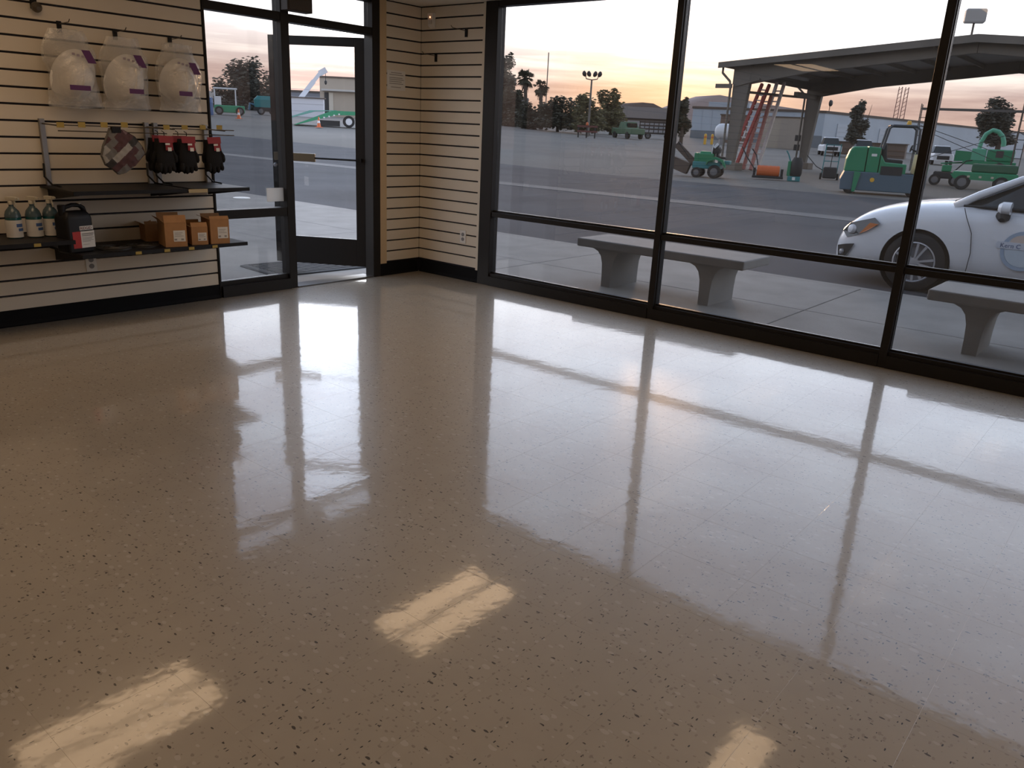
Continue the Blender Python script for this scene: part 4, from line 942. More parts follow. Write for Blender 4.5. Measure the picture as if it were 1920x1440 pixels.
# (heights fixed by the pipe they lean on)
ladder((1370, 322), (1436, 158), 1.2, 3.2, red_m, 'red extension ladder leaning next to the pavilion column')
ladder((1400, 322), (1439, 180), 1.6, 3.4, mat('faded_red_pale', (.42, .17, .14), .6), 'faded red and silver ladder leaning between two other ladders')
ladder((1412, 321), (1464, 155), 2.4, 4.4, alu, 'pale aluminium ladder leaning farthest from the pavilion column')
# orange plate roller, green mixer, sack trolley
p, s_ = grd(1438, 337)
t = thing('roller_attachment', 'orange ribbed roller attachment lying on the ground by the ladders', 'roller', p, facing(p))
MB().lathe([(.20, -.45), (.22, -.44), (.22, .44), (.20, .45)], 20, Matrix.Translation((0, 0, .34)) @ Matrix.Rotation(PI / 2, 4, 'Y')).build('drum', orange_m, t, smooth='auto')
for k in range(6): MB().lathe([(.235, -.03), (.235, .03)], 20, Matrix.Translation((-.375 + .15 * k, 0, .34)) @ Matrix.Rotation(PI / 2, 4, 'Y')).build('rib', orange_m, t)
MB().box((-.62, -.25, .06), (.62, .25, .16)).build('base_frame', dark_m, t, bev=.02)
for x in (-.55, .55): MB().box((x - .05, -.12, .12), (x + .05, .12, .45)).build('end_plate', dark_m, t)
MB().tube([(-.55, 0, .4), (-.95, .1, .9), (-1.15, .15, 1.25)], .025, 6).build('handle', dark_m, t)
MB().tube([(-.4, 0, .4), (-.55, .2, .95), (-.75, .2, 1.2)], .025, 6).build('handle', dark_m, t)
p, s_ = grd(1487, 340)
t = thing('small_compactor', 'dark green upright compactor standing beside the orange roller', 'compactor', p, facing(p))
MB().box((-.25, -.22, .0), (.25, .22, .2)).build('base_plate', teal2, t, bev=.03)
MB().lathe([(.2, .2), (.24, .3), (.24, .75), (.16, .95)], 16, Matrix.Translation((.05, 0, 0))).build('engine', dark_m, t, smooth='auto')
MB().box((-.3, -.1, .2), (-.16, .1, .8)).build('tank', teal, t, bev=.03)
MB().tube([(-.2, 0, .75), (-.32, 0, 1.05), (-.42, 0, 1.2)], .03, 6).build('handle', teal2, t)
MB().box((-.06, -.235, .05), (.06, -.2205, .17)).build('sticker', paper, t)
p, s_ = grd(1553, 337)
t = thing('hand_trolley', 'dark upright tubular hand trolley standing by the green sweeper', 'trolley', p, facing(p))
for x in (-.32, .3): MB().tube([(x, 0, .1), (x + .02, .1, 1.45), (x + .02, .05, 1.55)], .025, 6).build('upright', teal2, t)
MB().tube([(0, .02, .3), (.02, .1, 1.5)], .02, 6).build('upright', dark_m, t)
for z in (.45, .8, 1.5): MB().tube([(-.31, .02 + z * .06, z), (.31, .02 + z * .06, z)], .02, 6).build('cross_bar', teal2, t)
MB().box((-.28, -.3, .06), (.3, .1, .55)).build('load', dark_m, t, bev=.06)
for x in (-.36, .36): MB().lathe([(.14, -.04), (.14, .04)], 16, Matrix.Translation((x, 0, .14)) @ Matrix.Rotation(PI / 2, 4, 'Y')).build('wheel', tyre, t)
MB().tube([(-1.05, 0, 1.0), (-.6, 0, .55), (-.3, 0, .4)], .02, 6).build('prop_handle', dark_m, t)
# wood chipper and low green equipment behind the car
p, s_ = spot(1840, 318, 62)
t = thing('wood_chipper', 'green wood chipper with a tall curved discharge chute', 'chipper', p, facing(p))
MB().box((-1.4, -.7, .55), (2.2, .7, .85)).build('frame', teal, t, bev=.04)
MB().box((-.9, -.6, .85), (.1, .6, 1.75)).build('cutter_box', mat('mint_green', (.10, .38, .24), .5), t, bev=.06)
MB().box((.15, -.65, .85), (2.0, .65, 1.75)).build('engine_box', teal, t, bev=.12)
MB().box((.75, -.66, 1.15), (1.25, -.655, 1.65)).build('louvre', mat('louvre_dark', (.06, .04, .04), .6), t)
MB().loft([[( -.9, -.55, .8), (-.9, .55, .8), (-.9, .55, 1.5), (-.9, -.55, 1.5)], [(-2.0, -.8, .75), (-2.0, .8, .75), (-2.0, .8, 1.55), (-2.0, -.8, 1.55)]]).build('feed_hopper', teal, t)
arc = [(-.45, 0, 1.7), (-.4, 0, 2.3), (-.2, 0, 2.85), (.2, 0, 3.15), (.6, 0, 3.05), (.95, 0, 2.7), (1.1, 0, 2.3), (1.12, 0, 2.0)]
MB().tube(arc, [.16, .16, .16, .16, .17, .17, .18, .19], 10).build('chute', mat('mint_green', (.10, .38, .24), .5), t, smooth='auto')
for y in (-.75, .75): wheel(t, 1.1, y, .38, .22)
MB().tube([(-1.4, 0, .65), (-2.9, 0, .5)], .06, 6).build('tow_bar', teal, t)
p, s_ = spot(1838, 350, 33)
t = thing('low_trailer', 'low green flat-decked machine parked behind the white car bonnet', 'trailer', p, facing(p))
MB().box((-1.1, -.6, .45), (1.25, .6, .72)).build('deck', teal, t, bev=.05)
MB().box((-.45, -.55, .72), (1.2, .55, 1.05)).build('hood', mat('deep_green', (.02, .10, .05), .5), t, bev=.06)
MB().prism([(-1.2, .62), (1.1, .62), (1.4, .50), (1.2, .40), (-1.0, .42)], -.63, -.61, 'y').build('side_skirt', teal, t)
for x in (-.5, -.08, .35): MB().box((x - .05, -.66, .50), (x + .05, -.635, .58)).build('reflector', mat('pale_reflector', (.5, .45, .35), .4), t)
for x in (-.7, .7):
    for y in (-.55, .55): wheel(t, x, y, .3, .2)
p, s_ = spot(1770, 340, 36)
t = thing('walk_behind_mower', 'dark wheeled walk-behind machine behind the window mullion', 'machine', p, facing(p))
MB().box((-.5, -.3, .3), (.5, .3, .6)).build('deck', dark_m, t, bev=.05)
MB().box((-.2, -.2, .6), (.2, .2, .9)).build('engine', teal, t, bev=.05)
MB().tube([(.3, 0, .6), (.7, 0, 1.1), (.95, 0, 1.15)], .03, 6).build('handle', dark_m, t)
for x in (-.4, .4):
    for y in (-.35, .35): wheel(t, x, y, .24, .14)
# scaffold beyond the pavilion
p, s_ = spot(1815, 300, 55); rz_ = facing(p)
t = thing('scaffold', 'tall thin pipe scaffold with a long plank beyond the pavilion', 'scaffold', p, rz_)
pipe = mat('scaffold_pipe', (.05, .045, .04), .5)
def bay(x, zt):
    for y in (-.7, .7): MB().tube([(x, y, 0), (x, y, zt)], .035, 6).build('post', pipe, t)
    for y in (-.7,): MB().tube([(x + .45, y, 0), (x + .45, y, zt - .2)], .03, 6).build('post', pipe, t)
    z = .6
    while z < zt: MB().tube([(x, -.7, z), (x, .7, z)], .025, 6).build('rung', pipe, t); MB().tube([(x, -.7, z), (x + .45, -.7, z)], .025, 6).build('rung', pipe, t); z += .6
bay(-3.5, 4.5); bay(2.6, 7.2)
MB().box((-3.4, -.75, 4.10), (7.0, -.3, 4.25)).build('plank', mat('grey_plank', (.12, .11, .10), .8), t)
for a, b in (((-3.4, 2.9), (2.6, .6)), ((-3.4, .6), (2.6, 2.9)), ((2.6, 2.9), (6.5, .8)), ((-3.4, 3.1), (2.6, 1.2))): MB().tube([(a[0], -.7, a[1]), (b[0], -.7, b[1])], .022, 6).build('cross_brace', pipe, t)
# ---- far buildings
D0, D1, D2 = 132, 124, 190
def wall_block(name, label, pts, zt, depth, m_, roof=None):
    """pts: two or more (pixel x, depth) along the visible face"""
    P_ = [atd((px, 262 + (px - 960) * .0 + 0), d) for px, d in pts]
    return P_
a0 = atd((1297, 230), D0); a1 = atd((1545, 230), D1); a2 = atd((1925, 250), D2)
def far_building(name, label, A, B, zt, back, m_, trim_z=.35):
    d = (B - A); d.z = 0; L = d.length; d.normalize(); ang = math.atan2(d.y, d.x)
    zb = min(hgt(A.x, A.y), hgt(B.x, B.y)) - .5
    t = thing(name, label, 'building', (A.x, A.y, zb), ang)
    MB().box((0, 0, 0), (L, back, zt - zb)).build('wall', m_, t)
    MB().box((-.15, -.15, zt - zb), (L + .15, back + .15, zt - zb + trim_z)).build('roof_trim', bldg_d, t)
    return t, L, zb
t, L, zb = far_building('warehouse', 'long pale blue warehouse with roll-up doors beyond the pavilion yard', a0, a1, 6.0, 30, bldg_w)
MB().box((-.05, -.08, 0), (L + .05, -.051, 2.6 - zb)).build('plinth', mat('plinth_grey', (.20, .22, .24), .8), t)
k = int(L / 1.6)
for i in range(1, k): MB().box((i * 1.6 - .03, -.05, .5), (i * 1.6 + .03, 0, 5.9 - zb)).build('siding_rib', bldg_w, t)
MB().box((1.0, -.5, 6.35 - zb), (L * .4, 8, 7.6 - zb)).build('rooftop_box', mat('rooftop_grey', (.30, .30, .31), .7), t) if False else MB().box((L * .1, 2, 6.35 - zb), (L * .42, 9, 7.2 - zb)).build('rooftop_room', bldg_w, t)
t, L, zb = far_building('warehouse_wing', 'pale blue warehouse wing with a roll-up door behind the sweeper', a1, a2, 6.0, 22, bldg_w)
for f0, f1, z1 in ((.045, .085, 4.6), (.20, .24, 4.4), (.42, .47, 4.2), (.7, .75, 4.2)):
    dr = MB().box((L * f0, -.12, hgt(a1.x, a1.y) - zb), (L * f1, -.001, z1 - zb)).build('roller_door', mat('pale_door', (.50, .55, .60), .6), t)
    for q in range(5): MB().box((L * f0 + .1, -.16, hgt(a1.x, a1.y) - zb + .5 + q * .7), (L * f1 - .1, -.121, hgt(a1.x, a1.y) - zb + .56 + q * .7)).build('door_rib', bldg_w, dr)
MB().lathe([(.5, 0), (.45, .2), (.1, .28)], 16, Matrix.Translation((L * .03, 1, 7.6 - zb)) @ Matrix.Rotation(PI / 2, 4, 'X')).build('dish', dark_m, t)
MB().tube([(L * .03, 1, 6.2 - zb), (L * .03, 1, 7.5 - zb)], .06, 6).build('dish_mast', dark_m, t)
t1 = bpy.data.objects['warehouse']                  # the wing belongs to the same building
for ch in list(t.children):
    ch.parent = t1; ch.matrix_basis = t1.matrix_basis.inverted() @ t.matrix_basis @ ch.matrix_basis
bpy.data.objects.remove(t)
# tan enclosure in front of the warehouse
b0 = atd((1428, 250), 100); b1 = atd((1507, 252), 98)
t, L, zb = far_building('tan_shed', 'tan block shed between the ladders and the second pavilion column', b0, b1, 4.3, 4, bldg_t, .12)
MB().box((L * .42, -.05, .6), (L * .98, -.001, 4.1 - zb)).build('shed_door', mat('tan_door', (.36, .31, .26), .8), t)
b0 = atd((1350, 235), 112); b1 = atd((1400, 237), 111)
t, L, zb = far_building('brown_hut', 'small brown hut beside the white propane tank', b0, b1, 4.6, 4, mat('brown_hut', (.20, .14, .11), .85), .15)
MB().box((L * .3, -.05, 2.0), (L * .55, -.001, 3.5)).build('window', car_glass, t)
# low tan wall / yard edge below the conifer
b0 = atd((1553, 262), 96); b1 = atd((1700, 270), 92)
t, L, zb = far_building('timber_stack', 'long brown timber stack in front of the warehouse wing', b0, b1, 1.75, 2, mat('timber_brown', (.16, .12, .095), .9), .1)
for q in range(2): MB().box((0, -.06, .8 + q * .55), (L, -.001, .9 + q * .55)).build('timber', mat('timber_brown2', (.18, .12, .085), .9), t)
# propane tank, bollards
p, s_ = spot(1367, 262, 98)
t = thing('propane_tank', 'white cylindrical propane tank lying on saddles', 'tank', p, facing(p) + .15)
MB().lathe([(.05, -1.85), (.55, -1.75), (.85, -1.45), (.95, -1.1), (.95, 1.1), (.85, 1.45), (.55, 1.75), (.05, 1.85)], 24, Matrix.Translation((0, 0, 1.55)) @ Matrix.Rotation(PI / 2, 4, 'Y')).build('vessel', white_p, t, smooth='auto')
for x in (-1, 1): MB().box((x - .2, -.6, 0), (x + .2, .6, .95)).build('saddle', grey_pl, t)
for px, lb in ((1321, 'yellow bollard farther from the propane tank'), (1334, 'yellow bollard closer to the propane tank')):
    p, s_ = grd(px, 271); t = thing('bollard', lb, 'bollard', p)
    MB().lathe([(.16, 0), (.16, 1.05), (.12, 1.16), (.02, 1.2)], 14).build('post', yellow_p, t, smooth='auto')
    MB().lathe([(.165, .75), (.165, .9)], 14).build('band', orange_m, t)
# parked white pickups
def far_car(px, py, label, depth):
    p, s_ = spot(px, py, depth); t = thing('parked_pickup', label, 'truck', p, facing(p) + .1)
    MB().loft([[(x * w, -2.6 + y, z) for x, z in ((-.95, .45), (.95, .45), (.95, .95), (.8, 1.12), (-.8, 1.12), (-.95, .95))] for y, w in ((0, .9), (.15, 1), (5.0, 1), (5.1, .95))]).build('body', white_p, t)
    MB().loft([[(-.85, -1.2, 1.1), (.85, -1.2, 1.1), (.85, 1.4, 1.1), (-.85, 1.4, 1.1)], [(-.66, -.5, 1.78), (.66, -.5, 1.78), (.66, 1.1, 1.78), (-.66, 1.1, 1.78)]]).build('cab_glass', car_glass, t)
    MB().loft([rr_ring(.68, .82, 1.78, .1, 0), rr_ring(.6, .72, 1.86, .1, 0)]).build('cab_roof', white_p, t).location = (0, .3, 0)
    MB().box((-.55, -2.64, .55), (.55, -2.58, .9)).build('grille', dark_m, t)
    for x in (-.72, .72):
        MB().box((x - .15, -2.63, .72), (x + .15, -2.57, .92)).build('headlight', mat('lamp_lens', (.8, .8, .82), .1), t)
        for y in (-1.7, 1.6): MB().lathe([(.38, -.12), (.38, .12)], 16, Matrix.Translation((x * 1.15, y, .38)) @ Matrix.Rotation(PI / 2, 4, 'Y')).build('wheel', tyre, t)
far_car(1556, 275, 'white pickup facing out beside the hand trolley', 84)
far_car(1618, 278, 'white pickup partly hidden by the top of the green sweeper', 84)
far_car(1765, 285, 'white pickup half hidden behind the mullion and the wood chipper', 80)
# lattice masts beyond the warehouse
for px, lb in ((1678, 'thin lattice mast nearer the conifer'), (1690, 'thin lattice mast nearer the scaffold')):
    p, s_ = spot(px, 225, 230); t = thing('lattice_mast', lb, 'mast', p, facing(p))
    h = 16.5
    for x in (-.55, .55): MB().tube([(x * 1.3, 0, 0), (x * .7, 0, h)], .11, 5).build('leg', mat('mast_red', (.25, .10, .08), .6), t)
    for k in range(14): MB().tube([(-.6, 0, k * 1.15 + .5), (.6, 0, k * 1.15 + 1.4)], .06, 4).build('lacing', MATS['mast_red'], t)
# far hill line
def hill(name, pts, depth, label):
    m = MB(); pr = []; q0 = []
    for px, py in pts: P_ = atd((px, py), depth); pr.append(P_)
    n = len(pr); back = FWD.copy(); back.z = 0; back.normalize()
    vs = [(v.x, v.y, -2) for v in pr] + [tuple(v) for v in pr] + [tuple(v + back * 120 + Vector((0, 0, 3))) for v in pr] + [(v.x + back.x * 300, v.y + back.y * 300, -2) for v in pr]
    fs = [(r * n + i, r * n + i + 1, (r + 1) * n + i + 1, (r + 1) * n + i) for r in range(3) for i in range(n - 1)]
    o = MB().add(vs, fs).build(name, hill_m, smooth=True); o['label'] = label; o['category'] = 'hill'
hill('far_hill', [(1130, 243), (1165, 228), (1190, 196), (1205, 192), (1225, 194), (1245, 204), (1275, 222), (1300, 235)], 420, 'low dry hill beyond the long shed by the window mullion')
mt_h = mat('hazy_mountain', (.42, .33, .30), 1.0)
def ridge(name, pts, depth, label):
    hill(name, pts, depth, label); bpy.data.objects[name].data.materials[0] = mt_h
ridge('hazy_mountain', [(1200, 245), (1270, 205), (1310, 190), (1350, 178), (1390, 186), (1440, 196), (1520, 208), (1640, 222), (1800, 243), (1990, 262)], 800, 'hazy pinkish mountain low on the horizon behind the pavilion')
# long shed left of the mullion, house at the trees
b0 = atd((1172, 232), 150); b1 = atd((1262, 236), 150)
t, L, zb = far_building('long_shed', 'long low shed with a brown roof behind the green pickup', b0, b1, 4.0, 12, mat('shed_grey', (.40, .40, .40), .7), .5)
MB().prism([(-.6, 4.4 - zb), (12.6, 4.4 - zb), (6, 6.6 - zb)], -.5, L + .5, 'x').build('roof', bldg_d, t)
b0 = atd((926, 220), 125); b1 = atd((985, 222), 125)
t, L, zb = far_building('white_house', 'small white house behind the tall trees', b0, b1, 4.2, 8, mat('house_white', (.62, .64, .66), .7), .2)
MB().prism([(-.6, 4.4 - zb), (8.6, 4.4 - zb), (4, 6.2 - zb)], -.4, L + .4, 'x').build('roof', bldg_d, t)
for f in (.2, .7): MB().box((L * f, -.06, 2.6 - zb), (L * f + .9, -.001, 3.7 - zb)).build('window', car_glass, t)
# green pickup and dark trailer by the shed
p, s_ = spot(1177, 250, 92); t = thing('green_pickup', 'old green pickup parked in front of the long shed', 'truck', p, facing(p) + .5)
pg_ = mat('pickup_green', (.08, .15, .085), .5)
MB().loft([[(x, -2.4 + y, z) for x, z in ((-.9, .5), (.9, .5), (.9, 1.15), (-.9, 1.15))] for y in (0, 4.8)]).build('body', pg_, t, bev=.08)
MB().loft([[(-.85, -1.0, 1.15), (.85, -1.0, 1.15), (.85, .8, 1.15), (-.85, .8, 1.15)], [(-.7, -.6, 1.85), (.7, -.6, 1.85), (.7, .6, 1.85), (-.7, .6, 1.85)]]).build('cab', pg_, t)
MB().box((-.62, -.95, 1.22), (.62, -.80, 1.72)).build('windscreen', car_glass, t)
for x in (-.85, .85):
    for y in (-1.5, 1.5): MB().lathe([(.38, -.12), (.38, .12)], 16, Matrix.Translation((x, y, .38)) @ Matrix.Rotation(PI / 2, 4, 'Y')).build('wheel', tyre, t)
p, s_ = spot(1232, 252, 100); t = thing('stake_trailer', 'dark stake-sided trailer next to the green pickup', 'trailer', p, facing(p) + .1)
MB().box((-2.4, -.9, .6), (2.4, .9, .8)).build('bed', dark_m, t)
for k in range(9): MB().box((-2.35 + k * .58, -.95, .8), (-2.25 + k * .58, -.88, 2.1)).build('stake', dark_m, t)
for z in (1.1, 1.5, 1.9): MB().box((-2.4, -.98, z), (2.4, -.951, z + .18)).build('side_board', mat('dark_brown_board', (.05, .035, .03), .8), t)
for x in (-1.2, 1.2): wheel(t, x, -.7, .4, .25)
p, s_ = grd(1101, 259); t = thing('standing_barricade', 'small dark barricade frame standing alone in the gravel lot', 'barricade', p, facing(p))
for x in (-.95, -.1, .75): MB().box((x - .07, -.07, 0), (x + .07, .07, 1.25)).build('post', dark_m, t)
for z in (.55, 1.05): MB().box((-1.1, -.1, z), (1.0, -.071, z + .18)).build('board', mat('dull_red_board', (.16, .06, .05), .8), t)
MB().lathe([(.12, 1.25), (.14, 1.35), (.08, 1.55)], 12, Matrix.Translation((-.1, 0, 0))).build('lamp', orange_m, t)

# ---- yard light with four heads
p, s_ = spot(1103, 240, 88); t = thing('yard_light', 'tall pole with four floodlight heads in the gravel lot', 'street light', p, facing(p))
H_ = (atd((1118, 152), 88).z) - p.z
top = atd((1118, 152), 88); dx = (Matrix.Rotation(-facing(p), 3, 'Z') @ (top - p)).x
MB().tube([(0, 0, 0), (0, 0, H_)], [.14, .09], 8).build('pole', pav_m, t)
MB().tube([(-.75, 0, H_ + .55), (-.6, 0, H_ + .1), (0, 0, H_), (.6, 0, H_ + .1), (.75, 0, H_ + .55)], .06, 6).build('cross_arm', pav_m, t)
for x in (-.95, -.45, .45, .95):
    MB().lathe([(.12, -.1), (.30, .05), (.30, .25), (.1, .34)], 12, Matrix.Translation((x, 0, H_ + .55)) @ Matrix.Rotation(PI * .38 * (1 if x < 0 else -1), 4, 'Y')).build('lamp_head', dark_m, t, smooth='auto')
p, s_ = spot(1021, 238, 260); t = MB().tube([(0, 0, 0), (0, 0, atd((1021, 102), 260).z - p.z)], .18, 6).build('radio_mast', pav_m); t.location = p; t['label'] = 'very thin grey radio mast rising behind the palms'; t['category'] = 'mast'

# ================================================================== TREES
def foliage(rnd, blobs, n, size):
    m = MB(); tot = sum(a[1].x * a[1].y * a[1].z for a in blobs)
    for c, r in blobs:
        k = max(20, int(n * (r.x * r.y * r.z) / tot))
        for _ in range(k):
            d = Vector((rnd.gauss(0, 1), rnd.gauss(0, 1), rnd.gauss(0, 1))).normalized() * (rnd.random() ** .33) * (1 + abs(rnd.gauss(0, .13)))
            p = c + Vector((d.x * r.x, d.y * r.y, d.z * r.z)); s = size * (.6 + rnd.random() * .9)
            q = Matrix.Rotation(rnd.random() * 6.28, 3, 'Z') @ Matrix.Rotation(rnd.random() * 3.14, 3, 'X')
            a, b = q @ Vector((s, 0, 0)), q @ Vector((0, s * .45, 0)); u = q @ Vector((0, 0, s * .12))
            m.add([p - a, p + b + u, p + a, p - b + u], [(0, 1, 2, 3)])
    return m
def tree(px, py, depth, blobs, n, size, lm, name, label, trunk=.2, seed=1, group=None):
    """blobs in pixels: (centre px, centre py, rx, ry)"""
    rnd = random.Random(seed); p, s_ = spot(px, py, depth); t = thing(name, label, 'tree' if 'shrub' not in name and 'hedge' not in name else 'shrub', p, facing(p), group)
    inv = Matrix.Rotation(-facing(p), 3, 'Z'); bl = []
    for cx, cy, rx, ry in blobs:
        c = inv @ (atd((cx, cy), depth) - p); bl.append((c, Vector((rx * s_, rx * s_ * .9, ry * s_))))
    for c, r in bl:
        k = 9
    bb = []
    for c, r in bl:                                  # break each mass into clumps
        bb.append((c, r * .66))
        for _ in range(12):
            d = Vector((rnd.gauss(0, 1), rnd.gauss(0, 1), rnd.gauss(0, 1))).normalized() * rnd.uniform(.55, .85)
            bb.append((c + Vector((d.x * r.x, d.y * r.y, d.z * r.z)), r * rnd.uniform(.26, .42)))
    foliage(rnd, bb, n, size).build('foliage', lm, t, kind='stuff')
    top = max(bl, key=lambda q: q[0].z)
    MB().tube([(0, 0, 0), (0, 0, top[0].z * .5), top[0]], [trunk, trunk * .8, trunk * .3], 8).build('trunk', bark, t)
    for c, r in bl[:6]: MB().tube([(0, 0, max(.3, min(c.z * .5, 2.5))), c], [trunk * .45, trunk * .12], 6).build('branch', bark, t)
    return t
tree(452, 210, 94, [(458, 160, 44, 44), (425, 180, 32, 32), (492, 170, 36, 40), (460, 130, 32, 24), (505, 192, 30, 24), (410, 200, 24, 18), (455, 200, 50, 16)], 9000, .2, leaf_gy, 'spreading_tree', 'broad spreading tree behind the green equipment beyond the sidelight', .3, 11)
tree(935, 236, 118, [(930, 130, 24, 38), (942, 165, 26, 34), (928, 195, 28, 30), (952, 116, 14, 16), (950, 208, 24, 26), (930, 225, 30, 14)], 9000, .26, leaf_dk, 'tall_tree', 'tall dark leafy tree close to the window jamb', .35, 12)
tree(962, 236, 112, [(962, 190, 24, 28), (978, 215, 28, 22), (958, 160, 12, 18), (965, 230, 30, 12)], 4500, .22, leaf_dk, 'leafy_tree', 'dark rounded tree between the tall tree and the palms', .25, 13)
tree(1045, 245, 100, [(1030, 205, 24, 22), (1050, 200, 28, 20), (1074, 210, 24, 24), (1048, 226, 42, 18), (1080, 228, 26, 16)], 6000, .2, leaf_dk, 'dense_shrub', 'dense dark shrub mass between the palms and yard light', .2, 14)
tree(1000, 243, 104, [(990, 215, 24, 24), (1014, 220, 26, 22), (1000, 233, 34, 10)], 3500, .2, leaf_dk, 'low_shrub', 'low dark shrub at the foot of the palms', .2, 15)
tree(1102, 250, 95, [(1098, 208, 28, 28), (1112, 226, 34, 22), (1095, 190, 18, 16), (1095, 238, 36, 10)], 5000, .19, leaf_ol, 'olive_tree', 'olive green tree around the yard light pole', .25, 16)
tree(1145, 250, 106, [(1145, 195, 24, 26), (1145, 222, 38, 24), (1130, 180, 14, 12), (1155, 178, 14, 12), (1150, 240, 40, 10)], 6000, .19, leaf_ol, 'round_tree', 'rounded olive tree between the yard light and green pickup', .25, 17)
tree(1278, 252, 80, [(1279, 208, 14, 22), (1276, 232, 16, 20), (1283, 195, 8, 10)], 4000, .17, leaf_dk, 'dark_tree', 'dark tree against the warehouse end behind the mullion', .2, 18)
tree(1609, 268, 88, [(1609, 240, 21, 24), (1608, 215, 14, 20), (1617, 200, 8, 14), (1603, 258, 20, 12)], 6000, .15, leaf_gy, 'conifer', 'dark conifer standing clear in front of the warehouse wing', .2, 19)
tree(1868, 290, 70, [(1868, 232, 34, 36), (1868, 200, 18, 18), (1872, 258, 32, 22), (1848, 225, 14, 16)], 8000, .14, leaf_gy, 'bushy_tree', 'bushy grey-green tree behind the wood chipper', .25, 20)
# bare leaders of the conifer
cf = bpy.data.objects['conifer']
for dxm in (-.9, .1, .75):
    MB().tube([(dxm * .6, 0, 3.2), (dxm, 0, 5.0 + .5 * (dxm > 0))], [.05, .015], 5).build('bare_leader', bark, cf)
def palm(px, pyb, pyt, depth, cr, label, seed):
    rnd = random.Random(seed); p, s_ = spot(px, pyb, depth); t = thing('fan_palm', label, 'palm tree', p, facing(p))
    c = Matrix.Rotation(-facing(p), 3, 'Z') @ (atd((px, pyt), depth) - p); R_ = cr * s_
    MB().tube([(0, 0, 0), (c.x * .4, 0, c.z * .5), tuple(c)], [.32, .26, .22], 10).build('trunk', bark, t)
    for k in range(44):
        a = rnd.random() * 2 * PI; el = rnd.uniform(-1.0, 1.25); ln = R_ * rnd.uniform(.8, 1.1)
        d = Vector((math.cos(a) * math.cos(el), math.sin(a) * math.cos(el), math.sin(el)))
        sd = d.cross(Vector((0, 0, 1)))
        sd = (sd.normalized() if sd.length > .1 else Vector((1, 0, 0)))
        m = MB()
        b = c + d * ln * .45
        m.tube([c, b], .035, 4)
        for q in range(9):                                # fan of blades
            f = (q - 4) / 4 * 1.05
            e = b + (d * math.cos(f) + sd * math.sin(f)) * ln * .55 + Vector((0, 0, -ln * .16 * (1 + abs(f))))
            w_ = (sd * math.cos(f) - d * math.sin(f)) * ln * .085
            mid = b.lerp(e, .5) + Vector((0, 0, ln * .05))
            m.add([b, mid + w_, e, mid - w_, mid + Vector((0, 0, -.02))], [(0, 1, 2, 3), (0, 3, 4), (0, 4, 1)])
        m.build('frond', leaf_pm, t)
    m = MB()                                              # skirt of dead fronds
    for k in range(40):
        a = rnd.random() * 6.28; r = R_ * .34
        m.bar(c + Vector((0, 0, -R_ * .15)), c + Vector((r * math.cos(a), r * math.sin(a), -R_ * rnd.uniform(.7, 1.4))), .06, .02)
    m.build('dead_frond_skirt', bark, t, kind='stuff')
palm(985, 240, 145, 108, 20, 'taller fan palm with a full round head', 31)
palm(1014, 242, 163, 108, 17, 'shorter fan palm next to the taller palm', 32)

# ================================================================== BEYOND THE DOOR
# flatbed trailer with ramps
p, s_ = grd(622, 238); t = thing('flatbed_trailer', 'green low flatbed trailer with sloped ramp seen through the door', 'trailer', p, facing(p))
gn2 = mat('trailer_green', (.04, .30, .15), .45)
MB().prism([(-2.7, .05), (-2.5, .05), (.3, .85), (3.4, .95), (3.4, 1.15), (.2, 1.15), (-.2, 1.05)], -1.15, 1.15, 'y').build('deck', gn2, t)
MB().prism([(-4.2, .15), (-1.5, .95), (-1.2, 1.05), (.4, 1.15), (.4, 1.20), (-1.6, 1.1)], .3, 1.3, 'y').build('ramp', mat('ramp_teal', (.16, .36, .32), .5), t)
for k in range(5): MB().box((-.95 + k * .36, -1.18, .50 + k * .09), (-.83 + k * .36, -1.151, .60 + k * .09)).build('marker_light', white_p, t)
for x in (1.25, 2.35):
    for y in (-1.0, 1.0): wheel(t, x, y, .42, .25, hub=white_p)
MB().box((-1.0, -.9, .05), (.6, .9, .45)).build('under_frame', dark_m, t)
for px, py, lb in ((598, 239, 'orange traffic cone beside the flatbed trailer ramp'), (448, 223, 'orange traffic cone in front of the spreading tree')):
    p, s_ = grd(px, py); t = thing('traffic_cone', lb, 'cone', p)
    MB().box((-.2, -.2, 0), (.2, .2, .04)).build('base', orange_m, t)
    MB().lathe([(.15, .04), (.03, .72)], 14).build('cone_body', orange_m, t, smooth='auto')
    MB().lathe([(.108, .30), (.076, .46)], 14).build('band', white_p, t)
# white wall, tan building, crane boom
b0 = atd((546, 205), 82); b1 = atd((607, 206), 82)
t, L, zb = far_building('white_yard_wall', 'white block yard wall behind the flatbed trailer', b0, b1, 3.4, .4, mat('white_block', (.62, .62, .66), .8), .08)
for q in range(1, 5): MB().box((0, -.02, zb * 0 + q * .7 + .4), (L, -.001, q * .7 + .43)).build('course_joint', mat('joint_grey', (.45, .45, .48), .8), t)
b0 = atd((600, 185), 92); b1 = atd((700, 188), 92)
t, L, zb = far_building('tan_building', 'tan building with a dark doorway seen through the open door', b0, b1, 6.0, 14, bldg_t, .15)
MB().box((L * .085, -.06, .6), (L * .165, -.001, 4.4 - zb)).build('doorway', dark_m, t)
MB().box((L * .05, -.6, 4.55 - zb), (L, -.001, 4.75 - zb)).build('canopy', mat('canopy_grey', (.5, .48, .45), .6), t)
MB().box((L * .17, -.08, .6), (L * .25, -.001, 4.4 - zb)).build('door_leaf', mat('cream_leaf', (.55, .50, .42), .7), t)
b0 = atd((546, 180), 105); b1 = atd((605, 182), 105)
t, L, zb = far_building('grey_shed', 'low grey shed behind the white yard wall', b0, b1, 4.7, 8, mat('grey_shed', (.22, .23, .26), .8), .2)
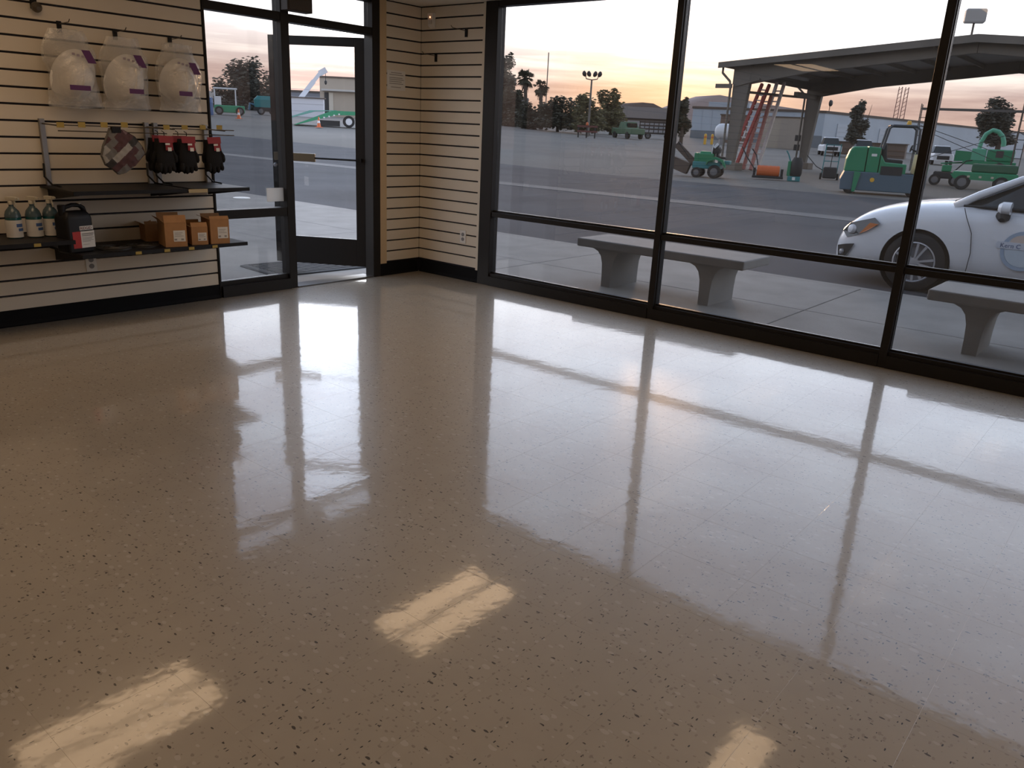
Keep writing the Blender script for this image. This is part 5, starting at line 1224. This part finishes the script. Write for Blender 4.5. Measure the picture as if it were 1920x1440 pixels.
p, s_ = spot(572, 215, 87); t = thing('crane', 'white telescopic crane boom raised above the yard wall', 'crane', p, facing(p))
inv = Matrix.Rotation(-facing(p), 3, 'Z')
q0 = inv @ (atd((562, 186), 87) - p); q1 = inv @ (atd((604, 132), 87) - p)
bw = mat('crane_white', (.62, .64, .68), .5)
MB().bar(q0, q0.lerp(q1, .62), .5, .6, (0, 1, 0)).build('lower_boom', bw, t)
MB().bar(q0.lerp(q1, .60), q1, .38, .42, (0, 1, 0)).build('upper_boom', bw, t)
MB().bar(q1 - Vector((.3, 0, .35)), q1 + Vector((.45, 0, .1)), .6, .45, (0, 1, 0)).build('boom_head', bw, t)
MB().tube([q1 + Vector((.35, 0, 0)), q1 + Vector((.35, 0, -1.0))], .03, 5).build('hoist_rope', dark_m, t)
MB().lathe([(.05, 0), (.14, -.1), (.14, -.3), (.04, -.45)], 10, Matrix.Translation(q1 + Vector((.35, 0, -1.0)))).build('hook_block', dark_m, t)
MB().box((-1.6, -1.0, .5), (1.2, 1.0, q0.z - .1)).build('carrier', bw, t, bev=.1)
for x in (-1.2, .8): wheel(t, x, -.95, .5, .3)
# green forklift, teal pump set, blue drum under the tree
p, s_ = grd(430, 216); t = thing('small_loader', 'white and green loader cab parked under the spreading tree', 'loader', p, facing(p))
MB().box((-1.2, -.6, .2), (1.3, .6, .8)).build('chassis', gn2, t, bev=.06)
for x in (-1.1, .6):
    for y in (-.5, .5): MB().box((x - .05, y - .05, .8), (x + .05, y + .05, 2.1)).build('post', white_p, t)
MB().box((-1.2, -.6, 2.1), (.75, .6, 2.22)).build('cab_roof', white_p, t, bev=.04)
MB().box((-1.1, -.5, .8), (-.6, .5, 1.5)).build('engine', white_p, t, bev=.05)
for x in (-.8, .9):
    for y in (-.65, .65): wheel(t, x, y, .35, .22)
p, s_ = grd(500, 216); t = thing('pump_set', 'teal pump trailer parked by the sidelight stile under the tree', 'pump', p, facing(p))
MB().box((-1.2, -.7, .4), (1.5, .7, .7)).build('frame', dark_m, t)
MB().loft([rr_ring(1.1, .6, .7, .2), rr_ring(1.15, .62, 1.4, .2), rr_ring(.8, .45, 1.75, .2)]).build('housing', teal2, t)
MB().tube([(-1.1, -.3, .9), (-1.5, -.3, 1.0), (-1.6, -.3, .4)], .12, 8).build('hose', mat('hose_blue', (.05, .14, .22), .5), t)
for x in (-.5, .6): wheel(t, x, -.75, .36, .2)
p, s_ = grd(393, 216); t = thing('blue_drum', 'blue plastic drum standing at the slatwall edge of the sidelight view', 'drum', p)
MB().lathe([(.3, 0), (.32, .03), (.32, .4), (.34, .42), (.32, .44), (.32, .95), (.34, .97), (.32, 1.0), (.32, 1.35), (.28, 1.38)], 18).build('drum_body', mat('drum_blue', (.04, .11, .26), .5), t, smooth='auto')
MB().lathe([(.05, 1.38), (.05, 1.43)], 10, Matrix.Translation((.15, 0, 0))).build('bung', white_p, t)
